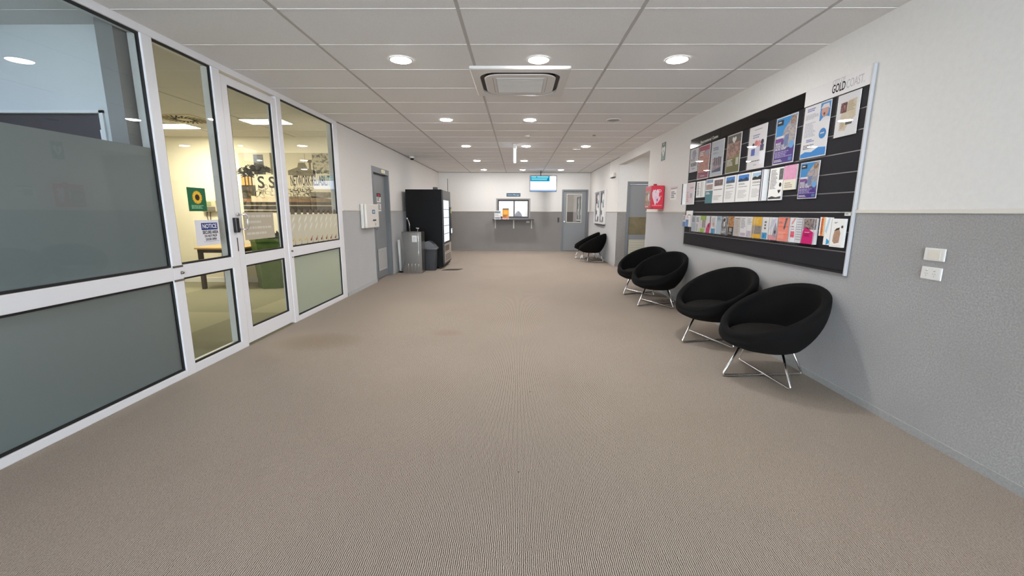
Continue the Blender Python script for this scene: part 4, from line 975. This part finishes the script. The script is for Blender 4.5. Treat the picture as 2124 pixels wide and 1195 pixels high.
for (r0, z0, r1, z1) in ((.27, 0, .27, .16), (.27, .16, .275, .17), (.275, .17, .33, .82), (.33, .82, .345, .82), (.345, .82, .345, .87), (.345, .87, .30, .87), (.30, .87, .30, .80)): hexring(b, r0, z0, r1, z1, MG)
b.add(hexa(.27, 0), [list(range(6))[::-1]], MG); b.build('pot', pl)
b = MB(); b.add(hexa(.30, .80), [list(range(6))], mottled('potting_soil', (46, 36, 28), (90, 80, 66), 60, .9)); b.build('soil', pl)
b = MB(); rn = random.Random(3); LG = [ink(18, 26, 14), ink(40, 58, 26), ink(10, 14, 9)]
for i in range(320):
    a = rn.uniform(0, 2 * PI); r_ = .30 * math.sqrt(rn.random()); p = Vector((r_ * math.cos(a), r_ * math.sin(a), .81 + rn.uniform(0, .13))); d_ = Vector((rn.uniform(-1, 1), rn.uniform(-1, 1), rn.uniform(.1, 1))).normalized(); s_ = d_.cross(Vector((0, 0, 1))).normalized() * .018; l_ = rn.uniform(.05, .10)
    b.add([tuple(p - s_ * .3), tuple(p + d_ * l_ * .5 - s_), tuple(p + d_ * l_), tuple(p + d_ * l_ * .5 + s_)], [(0, 1, 2, 3)], LG[i % 3])
b.build('foliage', pl)
ic = thing('wall_intercom', 'beige intercom telephone on the wall behind the sunflower poster', 'intercom', onF(-5.80, 1.30, 7.849)); b = MB()
b.box(0, .02, 0, .26, .22, .06, mat('beige_plastic', (206, 198, 170), .5), .01); b.build('body', ic)
b = MB(); b.box(.03, .13, .06, .18, .20, .068, mat('intercom_screen', (150, 160, 110), .3)); b.box(.01, .03, .06, .25, .11, .072, mat('intercom_keys', (112, 106, 96), .5), .004); b.build('keypad', ic)
b = MB(); b.tube([(.05, .02, .01), (.04, -.06, .012), (.06, -.16, .012), (.10, -.14, .012), (.11, -.02, .012), (.11, .02, .012)], .006, K_, 8); b.build('cable', ic)
# wall mural
mu = thing('wall_mural', 'large printed street scene mural with palms and the words NETWORK RELIABILITY', 'mural', onF(-5.06, 1.31, 7.849))
b = MB(); mw, mh = 2.16, 1.06
def mq(x0, z0, x1, z1, m, k=1): b.flat([(x0 + 5.06, z0 - 1.31), (x1 + 5.06, z0 - 1.31), (x1 + 5.06, z1 - 1.31), (x0 + 5.06, z1 - 1.31)], .004 + .0006 * k, m)
def mp(P, m, k=1): b.flat([(x + 5.06, z - 1.31) for x, z in P], .004 + .0006 * k, m)
sky = ink(204, 197, 178)
b.box(0, 0, 0, mw, mh, .004, sky)
mq(-5.06, 1.31, -2.90, 1.52, photo('street_asphalt', [(36, 33, 32), (58, 52, 48), (82, 74, 66)], 4)); mq(-5.06, 1.43, -2.9, 1.445, ink(190, 178, 150), 2); mq(-5.06, 1.345, -4.45, 1.36, ink(206, 196, 170), 2)
mq(-5.06, 1.50, -2.9, 1.56, photo('kerb_brown', [(120, 84, 66), (160, 130, 100)], 6), 2)
mq(-5.06, 1.56, -4.80, 1.80, photo('hedge_dark', [(24, 24, 20), (60, 56, 46), (120, 104, 78)], 10), 2); mq(-5.05, 1.78, -4.88, 1.95, ink(222, 160, 90), 2)
mq(-4.79, 1.95, -4.61, 2.34, photo('tower_glass', [(30, 38, 54), (54, 64, 80), (90, 94, 96)], 8), 2)
rn = random.Random(11)
def palm(x, z, r, n, tint):
    for k in range(n):
        a = PI * (k + .5) / n * 1.3 - .5; c_ = math.cos(a); s_ = math.sin(a)
        mp([(x, z), (x + r * .5 * c_ - .012 * s_, z + r * .5 * s_ + .03), (x + r * c_, z + r * s_ * .55), (x + r * .5 * c_ + .02 * s_, z + r * .45 * s_)], tint, 3 + k % 2)
    mq(x - .012, z - .3, x + .012, z, ink(70, 54, 40), 3)
for x, z, r in ((-4.98, 2.02, .16), (-4.86, 2.06, .17), (-4.72, 2.06, .20), (-4.60, 2.04, .16), (-4.79, 1.98, .18), (-4.92, 1.96, .15)): palm(x, z, r, 11, ink(26, 28, 22))
mq(-4.49, 1.99, -4.455, 2.37, ink(110, 104, 84), 3)
mq(-4.80, 1.58, -4.36, 1.99, ink(224, 216, 194), 5); mp([(-4.90, 1.50), (-4.36, 1.50), (-4.36, 1.59), (-4.90, 1.61)], ink(214, 200, 176), 6)
b.text('S', -4.69 + 5.06, 1.84 - 1.31, .30, ink(44, 40, 34), .0092, 'CENTER', .0003, .005); b.text('S', -4.49 + 5.06, 1.84 - 1.31, .28, ink(44, 40, 34), .0092, 'CENTER', .0003, .005); b.text("'", -4.75 + 5.06, 1.93 - 1.31, .16, ink(60, 54, 44), .0092, 'CENTER', .0003, .003)
def wire(x0, x1, z0, z1, n, m, seed):
    rr = random.Random(seed)
    for i in range(n):
        cx = rr.uniform(x0, x1); cz = rr.uniform(z0, z1); r0 = rr.uniform(.03, .07); a0 = rr.uniform(0, 6)
        for k in range(5):
            a, a2 = a0 + k * .55, a0 + (k + 1) * .55; w_ = .007
            mp([(cx + r0 * math.cos(a), cz + r0 * math.sin(a)), (cx + r0 * math.cos(a2), cz + r0 * math.sin(a2)), (cx + (r0 - w_) * math.cos(a2), cz + (r0 - w_) * math.sin(a2)), (cx + (r0 - w_) * math.cos(a), cz + (r0 - w_) * math.sin(a))], m, 7)
wire(-4.8, -4.38, 1.62, 1.78, 34, ink(120, 112, 94), 4); wire(-4.2, -3.75, 1.58, 1.76, 40, ink(66, 62, 52), 5)
mp([(-4.18, 2.06), (-4.0, 2.12), (-3.98, 2.20), (-3.86, 2.20), (-3.82, 2.10), (-3.68, 2.06), (-3.68, 1.94), (-4.18, 1.98)], photo('shop_building', [(60, 56, 46), (118, 110, 90), (90, 80, 62)], 12), 3)
b.text('HOTEL', -4.08 + 5.06, 2.07 - 1.31, .09, ink(90, 80, 64), .0078, 'CENTER', .0003) if False else None
mq(-3.79, 2.0, -3.75, 2.24, ink(110, 100, 78), 4); mq(-3.81, 2.20, -3.73, 2.25, ink(96, 88, 70), 5); mq(-3.86, 2.0, -3.852, 2.36, ink(130, 122, 98), 4)
mp([(-4.16, 1.72), (-3.3, 1.66), (-3.3, 1.94), (-4.16, 1.98)], ink(206, 198, 178), 4)
b.text('NETWORK·RELIABILITY', -4.15 + 5.06, 1.875 - 1.31, .25, ink(34, 32, 30), .008, 'LEFT', .0003, .004, maxw=.77)
mq(-3.72, 2.0, -2.95, 2.36, photo('leafy_tree', [(24, 30, 26), (64, 72, 68), (190, 182, 160), (44, 52, 50)], 9, seed=2), 3)
mp([(-4.2, 1.56), (-3.4, 1.50), (-3.4, 1.55), (-3.7, 1.60), (-4.2, 1.60)], photo('sand_mound', [(140, 122, 98), (96, 84, 68)], 12), 8); mq(-3.8, 1.58, -3.2, 1.68, photo('grass_grey', [(84, 80, 72), (140, 132, 116)], 20), 8)
b.build('printed_panel', mu)

# ------------------------------------------------------------------ things along the left wall
dp = thing('wall_cabinet', 'white wall mounted unit with a small blue label beside the louvred grey door', 'wall unit', onL(7.26, 1.05, XP + .0118)); b = MB()
b.box(0, 0, 0, .66, .415, .05, M_white, .008); b.build('back_case', dp)
b = MB(); b.box(.02, .0, .054, .66, .415, .098, mat('unit_lid', (236, 233, 228), .4), .012, 3); b.build('lid', dp)
b = MB(); b.box(.30, .245, .0985, .45, .315, .0995, ink(70, 110, 150)); b.box(.33, .262, .0996, .42, .298, .1, ink(190, 206, 216)); b.build('blue_label', dp)
b = MB(); b.box(.33, .12, .0985, .48, .145, .103, K_); b.box(.38, .12, .0985, .42, .145, .1035, ink(120, 110, 104)); b.build('black_tag', dp)
b = MB(); b.lathe([(.022, 0), (.022, .006), (.015, .01), (0, .01)], mat('knob_grey', (180, 178, 176), .4), 18, Matrix.Translation((.44, .06, .0985))); b.build('latch_knob', dp)
for lab, z, hh, red in (('white door notice with red and black header on the louvred grey door', 1.515, .175, True), ('plain white door notice under the red headed one', 1.34, .15, False)):
    s_ = thing('door_notice', lab, 'notice', onL(8.40, z, XP - .074)); b = MB(); b.box(0, 0, 0, .24, hh, .0015, WH)
    if red: b.box(0, hh - .07, .0015, .24, hh, .002, K_); b.disc((.12, hh - .035, .0024), .08, ink(190, 50, 60), 24, .024); b.scribble(.03, .02, .21, hh - .08, 3, ink(90, 88, 90), .002, 5)
    else: b.scribble(.03, .02, .21, hh - .02, 4, ink(110, 108, 110), .002, 7)
    b.build('sheet', s_)
el = thing('door_number_plate', 'small pale yellow plate on the frame head of the louvred grey door', 'sign', onL(8.50, 2.085, XP + .0118)); b = MB(); b.box(0, 0, 0, .22, .06, .004, mat('yellow_plate', (240, 232, 196), .3)); b.box(.05, .015, .004, .17, .045, .0045, ink(216, 206, 150)); b.build('plate', el)

fo = thing('drinking_fountain', 'stainless steel drinking fountain with curved side against the left wall', 'drinking fountain', T(-2.49, 9.15)); b = MB()
prof = [(-.02, .0), (.395, .0), (.395, .885), (-.03, .885), (-.03, .80), (0.0, .70), (.025, .55), (.02, .35), (-.005, .15)]
n = len(prof); prof = prof
b.add([(x, 0, z) for x, z in prof] + [(x, .34, z) for x, z in prof], [list(range(n)), [n + i for i in range(n)][::-1]] + [(i, n + i, n + (i + 1) % n, (i + 1) % n) for i in range(n)], M_steel); b.build('cabinet', fo)
b = MB()
for i in range(4): b.tube([(.10 + .075 * i, -.004, .02), (.10 + .075 * i, -.004, .20), (.095 + .075 * i, .004, .225)], .006, M_chrome, 8)
b.tube([(.33, -.004, .0), (.33, -.004, .86)], .006, M_chrome, 8); b.build('front_ribs', fo)
b = MB(); b.box(-.03, .0, .8855, .395, .34, .905, M_steel, .006); b.lathe([(0.0, .906), (.10, .906), (.12, .912), (.13, .912), (.13, .905)], mat('basin_steel', (120, 120, 122), .25, metal=.9), 24, Matrix.Translation((.16, .18, 0))); b.build('basin_top', fo)
b = MB(); b.tube([(.09, .26, .90), (.085, .26, 1.05), (.07, .255, 1.12), (.055, .24, 1.17), (.05, .215, 1.175)], .011, M_chrome, 10); b.cyl((.05, .22, 1.16), (.045, .21, 1.20), .017, .02, M_chrome); b.build('glass_filler', fo)
b = MB(); b.tube([(.30, .10, .90), (.30, .10, .965), (.29, .09, .985), (.27, .08, .98)], .010, M_chrome, 8); b.cyl((.30, .10, .95), (.33, .06, .985), .012, .012, M_chrome); b.build('bubbler', fo)
b = MB(); b.box(.195, -.002, .685, .30, -.0005, .825, WH); b.add([(.21, -.0024, .70 + .018 * i) for i in range(6)] + [(.28, -.0024, .70 + .018 * i) for i in range(6)] + [(.28, -.0024, .706 + .018 * i) for i in range(6)] + [(.21, -.0024, .706 + .018 * i) for i in range(6)], [(i, 6 + i, 12 + i, 18 + i) for i in range(6)], ink(170, 168, 170)); b.build('paper_label', fo)
po = thing('standing_tube', 'slim white tube standing on the floor beside the drinking fountain', 'tube', T(-2.60, 9.27)); b = MB()
b.lathe([(0, 0), (.045, 0), (.045, .02), (.02, .03), (.02, .04)], M_black, 18); b.build('base', po); b = MB(); b.cyl((0, 0, .04), (-.02, 0, .72), .03, .03, M_white); b.build('tube', po); b = MB(); b.tube([(.02, -.02, .09), (.03, -.03, .05), (.06, -.01, .02), (.02, .04, .012)], .008, mat('hose_grey', (150, 146, 144), .5), 8); b.build('hose', po)

bn = thing('swing_bin', 'grey swing top rubbish bin standing before the vending machine', 'bin', T(-2.01, 9.70)); b = MB()
def rr_ring(mb, hx0, hy0, r0, z0, hx1, hy1, r1, z1, m): 
    A = rrect(hx0, hy0, r0); B = rrect(hx1, hy1, r1); ring(mb, A, z0, B, z1, m, True)
MB1 = mat('bin_body', (52, 54, 58), .5); ML = mat('bin_lid', (104, 106, 110), .45)
rr_ring(b, .115, .10, .03, 0, .145, .125, .03, .47, MB1); rr_ring(b, .145, .125, .03, .47, .155, .135, .03, .475, MB1); rr_ring(b, .155, .135, .03, .475, .155, .135, .03, .49, MB1); A = rrect(.115, .10, .03); b.add([(p[0], p[1], 0) for p in A], [list(range(len(A)))[::-1]], MB1)
for x in (-.09, 0, .09): b.box(x - .008, -.118, .03, x + .008, -.105, .44, MB1, .003)
b.build('body', bn); b = MB(); rr_ring(b, .168, .148, .03, .491, .168, .148, .03, .525, ML); rr_ring(b, .168, .148, .03, .525, .15, .13, .03, .535, ML)
A = rrect(.168, .148, .03); b.add([(p[0], p[1], .491) for p in A], [list(range(len(A)))[::-1]], ML)
P = [(-.15, .53), (-.145, .60), (-.11, .655), (-.05, .675), (.02, .66), (.09, .60), (.15, .53)]; n = len(P)
b.add([(x, -.125, z) for x, z in P] + [(x, .125, z) for x, z in P], [list(range(n)), [n + i for i in range(n)][::-1]] + [(i, n + i, n + (i + 1) % n, (i + 1) % n) for i in range(n)], ML, False); b.build('lid', bn)
b = MB(); b.add([(-.04, -.10, .6775), (.02, -.10, .6635), (.02, .10, .6635), (-.04, .10, .6775)], [(0, 1, 2, 3)], MB1); b.add([(.025, -.10, .6595), (.088, -.10, .6055), (.088, .10, .6055), (.025, .10, .6595)], [(0, 1, 2, 3)], MB1); b.build('flap', bn)

vm = thing('vending_machine', 'tall black vending machine with a lit glass front on the left wall', 'vending machine', T(-2.60, 9.90)); b = MB()
MV = mat('vending_black', (12, 12, 13), .5, spec=.15); VD, VW, VH = .83, 1.10, 1.84
b.box(0, 0, .04, VD, VW, VH, MV, .006); b.build('cabinet', vm)
b = MB()
for x in (.08, VD - .1):
    for y in (.08, VW - .12): b = MB(); b.box(x, y, 0, x + .06, y + .06, .04, M_black); b.build('foot', vm)
b = MB(); b.box(VD + .001, .01, .10, VD + .035, VW - .01, VH - .01, mat('vending_door', (40, 38, 38), .35), .005); b.build('front_door', vm)
b = MB(); b.box(VD + .0355, .07, .62, VD + .038, .80, 1.60, emission('vending_interior', (236, 246, 255), 1.3)); b.build('lit_window', vm)
b = MB()
for i in range(5): b.box(VD + .0385, .07, .62 + .19 * i, VD + .041, .80, .635 + .19 * i, mat('shelf_grey', (120, 122, 126), .4))
b.build('shelf_line', vm)
b = MB(); b.box(VD + .0355, .06, .14, VD + .042, VW - .06, .58, mat('vending_panel', (168, 158, 150), .4), .004)
b.box(VD + .0425, .10, .40, VD + .044, .70, .54, mat('flap_grey', (90, 84, 80), .4))
for i in range(4): b.box(VD + .0425, .12, .18 + .04 * i, VD + .044, .90, .195 + .04 * i, K_)
b.build('lower_panel', vm)
b = MB(); b.box(VD + .0355, .86, .75, VD + .065, 1.04, 1.45, M_black, .005); b.box(VD + .0655, .90, 1.30, VD + .068, 1.0, 1.40, mat('tag_yellow', (206, 206, 110), .5)); b.box(VD + .0655, .89, .80, VD + .10, 1.01, .92, M_chrome, .006); b.build('payment_panel', vm)
b = MB(); b.tube([(VD - .02, VW - .04, VH), (VD - .02, VW - .04, 2.16)], .006, M_black, 6); b.build('antenna', vm)
mx = MB(); mx.box(0, 0, 0, .10, .12, .055, mat('grey_box', (84, 80, 82), .5), .004); tag(mx.build('router_box', None, T(-1.98, 10.0, VH + .001)), 'small dark grey box on top of the vending machine', 'box')
mt = MB(); mt.add([(0, 0, .006), (.38, .05, .006), (.46, .28, .006), (.10, .22, .006), (0, 0, 0), (.38, .05, 0), (.46, .28, 0), (.10, .22, 0)], [(0, 1, 2, 3), (7, 6, 5, 4), (0, 4, 5, 1), (1, 5, 6, 2), (2, 6, 7, 3), (3, 7, 4, 0)], mat('mat_dark', (52, 44, 40), .8)); tag(mt.build('floor_flap', None, T(-1.76, 9.62, .0005)), 'flat dark strip on the carpet at the foot of the vending machine', 'mat')

# ------------------------------------------------------------------ far wall things
tv = thing('wall_television', 'lit television screen hung from the ceiling before the far wall', 'television', T(.81, 14.0)); b = MB()
TX, TZ0, TZ1 = .435, 1.985, 2.495
b.box(-TX, 0, TZ0, TX, .06, TZ1, M_black, .012); b.build('casing', tv)
b = MB(); z_ = lambda k: -.001 - .0004 * k
def tq(x0, z0, x1, z1, m, k): b.add([(x0, z_(k), z0), (x1, z_(k), z0), (x1, z_(k), z1), (x0, z_(k), z1)], [(0, 1, 2, 3)], m)
tq(-TX + .018, TZ0 + .02, TX - .018, TZ1 - .02, emission('screen_white', (206, 222, 255), 3.2), 0)
tq(-TX + .02, 2.31, .20, TZ1 - .022, emission('screen_teal', (0, 150, 190), .9), 1); ec = emission('screen_text', (150, 240, 250), 1.1)
for i, (w_, zz, hh) in enumerate(((.16, 2.445, .032), (.36, 2.445, .032), (.52, 2.395, .018), (.50, 2.36, .018))):
    tq((-TX + .05) if i != 1 else -TX + .235, zz - hh / 2, (-TX + .05 + w_) if i != 1 else -TX + .235 + w_, zz + hh / 2, ec, 2)
P = [(.31 + .11 * math.cos(2 * PI * k / 24), z_(2), 2.395 + .085 * math.sin(2 * PI * k / 24)) for k in range(24)]; b.add(P, [list(range(24))], emission('screen_logo', (255, 255, 255), 1.5))
tq(.20, 2.31, TX - .02, TZ1 - .022, emission('screen_pale', (220, 236, 244), 1.1), 1)
tq(-TX + .02, TZ0 + .022, TX - .02, TZ0 + .06, emission('screen_footer', (150, 190, 240), 1.0), 1); b.build('screen', tv)
b = MB(); b.cyl((-.08, .05, TZ1 - .05), (-.08, .05, ZC - .001), .014, .014, M_black, 12); b.box(-.13, .06, 2.15, -.03, .075, 2.4, M_black); b.build('ceiling_pole', tv)
hs = thing('office_name_sign', 'small blue name sign with white lettering above the hatch', 'sign', onF(-.395, 1.85, YW - .001)); b = MB(); b.box(0, 0, 0, .475, .115, .006, mat('sign_blue', (44, 74, 100), .4)); b.text('Centre Manager', .2375, .058, .06, ink(206, 228, 240), .0066, 'CENTER', .0003, .0006, maxw=.42); b.build('panel', hs)
sf = thing('counter_shelf', 'dark counter shelf on three white brackets under the hatch', 'shelf', T(0, 0)); b = MB(); b.box(-.86, 14.36, 1.065, .535, YW - .002, 1.088, mat('dark_shelf', (30, 26, 30), .45), .003); b.build('shelf_board', sf)
for x in (-.78, -.145, .47):
    b = MB(); b.box(x - .02, YW - .022, .775, x + .02, YW - .013, 1.064, M_white, .002); b.box(x - .02, 14.42, 1.054, x + .02, YW - .022, 1.064, M_white, .002); b.add([(x - .008, 14.45, 1.054), (x + .008, 14.45, 1.054), (x + .008, YW - .022, .80), (x - .008, YW - .022, .80), (x - .008, 14.47, 1.054), (x + .008, 14.47, 1.054), (x + .008, YW - .022, .83), (x - .008, YW - .022, .83)], [(0, 1, 2, 3), (7, 6, 5, 4), (0, 3, 7, 4), (1, 5, 6, 2)], M_white); b.build('bracket', sf)
def stand(label, x, w_, h_, art):
    r = thing('leaflet_stand', label, 'leaflet stand', onF(x, 1.0885, 14.46), 'leaflet stands on the hatch shelf'); b = MB(); b.box(0, .0, 0, w_, .02, .06, M_acryl); b.box(0, .0005, -.06, w_, .004, 0, M_acryl); b.build('acrylic_base', r)
    b = MB(); b.box(.004, .021, .004, w_ - .004, h_, .02, WH); art(b, w_, h_, .02); b.build('leaflets', r)
stand('white leaflet stand with a grey blue heading on the hatch shelf', -.80, .215, .29, lambda b, w, h, z: (R(b, w, h, z, .05, .70, .95, .92, ink(120, 140, 150)), L_(b, w, h, z, .1, .3, .9, .6, 4, ink(190, 196, 196), 3), R(b, w, h, z, .08, .1, .92, .2, ink(70, 76, 80))))
stand('orange leaflet stand on the hatch shelf', -.525, .22, .37, lambda b, w, h, z: (R(b, w, h, z, .03, .30, .97, .86, ink(244, 170, 60)), E_(b, w, h, z, .5, .6, .3, ink(250, 190, 90), 2), R(b, w, h, z, .03, .86, .97, .98, ink(120, 104, 90)), R(b, w, h, z, .03, .04, .97, .30, ink(232, 150, 110)), L_(b, w, h, z, .1, .16, .9, .4, 3, ink(110, 66, 50), 5, 3)))
ot = MB(); ot.box(0, 0, 0, .115, .07, .01, M_white, .003); ot.box(.02, .02, .01, .05, .05, .0105, ink(200, 198, 196)); ot.box(.065, .02, .01, .095, .05, .0105, ink(200, 198, 196)); tag(ot.build('wall_socket', None, onF(.29, .965, YW - .001)), 'small white power socket on the far wall under the hatch shelf', 'power outlet')
cr = MB(); cr.box(0, 0, 0, .055, .15, .02, M_black, .004); cr.box(.02, .10, .02, .035, .11, .021, ink(120, 60, 60)); tag(cr.build('access_reader', None, onF(1.365, 1.0, YW - .001)), 'black access card reader on the far wall beside the far grey door', 'card reader')
ds = thing('reception_desk', 'pale counter inside the bright room behind the hatch', 'counter', T(-.9, 15.0)); b = MB(); b.box(0, 0, 1.08, 1.6, .5, 1.11, M_white, .004); b.build('counter_top', ds); b = MB(); b.box(.02, .04, 0, 1.58, .46, 1.079, mat('desk_grey', (180, 178, 178), .6)); b.build('counter_body', ds)
dm = thing('reflection_dome', 'grey dome standing in for the viewer silhouette reflected in the hatch glass', 'reflection stand-in', T(.01, 15.2, 1.111)); b = MB(); b.lathe([(0, 0), (.13, 0), (.13, .06), (.12, .14), (.08, .20), (.03, .235), (.03, .25), (0, .255)], mat('dome_grey', (110, 108, 122), .4), 26); b.build('body', dm)  # solid dome stands in for the viewer's dark reflection in the glass
p = thing('ceiling_light_panel', 'added unseen light panel brightening the room behind the hatch', 'ceiling light', T(-.2, 15.8, ZC - .001)); b = MB(); b.box(-.62, -.42, -.008, .62, .42, 0, M_white); b.build('frame', p); b = MB(); b.box(-.6, -.4, -.012, .6, .4, -.008, emission('hatch_room_fill', (250, 250, 255), 15.0)); b.build('diffuser', p)  # added panel, out of view, whitens the hatch opening

# fittings that belong to a door, lid or panel hang under that part
def nest(root, part, kids):
    ch = list(root.children); p = [o for o in ch if o.name.split('.')[0] == part][0]
    for o in ch:
        if o.name.split('.')[0] in kids: o.parent = p
nest(ad, 'door', ('door_picture', 'door_handle'))
nest(bd, 'black_header', ('header_word',)); nest(bd, 'white_header', ('city_lettering',)); nest(bd, 'slat_panel', ('groove_strip',))
nest(vm, 'front_door', ('lit_window', 'shelf_line', 'lower_panel', 'payment_panel')); nest(bn, 'lid', ('flap',))
nest(fo, 'basin_top', ('bubbler', 'glass_filler')); nest(fo, 'cabinet', ('front_ribs', 'paper_label')); nest(ic, 'body', ('keypad',)); nest(ac, 'inner_panel', ('intake_grille',))
nest(dp, 'lid', ('blue_label', 'black_tag', 'latch_knob')); nest(tv, 'casing', ('screen',)); nest(pl, 'pot', ('soil',))
nest(D2, 'door_leaf', ('louvre_grille', 'door_handle')); nest(D3, 'door_leaf', ('louvre_grille', 'push_panel')); nest(D4, 'door_leaf', ('pane_bead', 'glass_pane', 'door_handle'))
# ------------------------------------------------------------------ daylight, camera, view
wd = bpy.data.worlds.new('daylight'); bpy.context.scene.world = wd; wd.use_nodes = True
bg = wd.node_tree.nodes['Background']; bg.inputs[0].default_value = (.80, .88, 1.0, 1); bg.inputs[1].default_value = 21.0
cam = bpy.data.cameras.new('camera'); co = bpy.data.objects.new('camera', cam); C.objects.link(co)
cam.sensor_fit = 'HORIZONTAL'; cam.sensor_width = 36.0; cam.lens = 873.82 / 2124 * 36.0; cam.clip_start = .05; cam.clip_end = 100
Rv = Vector((0.99989474, 0.0139518, 0.00398122)); Uv = Vector((-0.00640218, 0.17803937, 0.98400254)); Fv = Vector((-0.01301979, 0.98392445, -0.17810995))
co.matrix_world = Matrix(((Rv.x, Uv.x, -Fv.x, 0), (Rv.y, Uv.y, -Fv.y, 0), (Rv.z, Uv.z, -Fv.z, H), (0, 0, 0, 1)))
sc = bpy.context.scene; sc.camera = co
sc.view_settings.view_transform = 'Standard'; sc.view_settings.look = 'None'; sc.view_settings.gamma = 1.0; sc.view_settings.use_curve_mapping = False
sc.view_settings.exposure = 0.0
sc.cycles.use_denoising = True; sc.cycles.max_bounces = 10; sc.cycles.diffuse_bounces = 6; sc.cycles.transparent_max_bounces = 16; sc.cycles.sample_clamp_indirect = 4.0; sc.cycles.caustics_reflective = False; sc.cycles.caustics_refractive = False
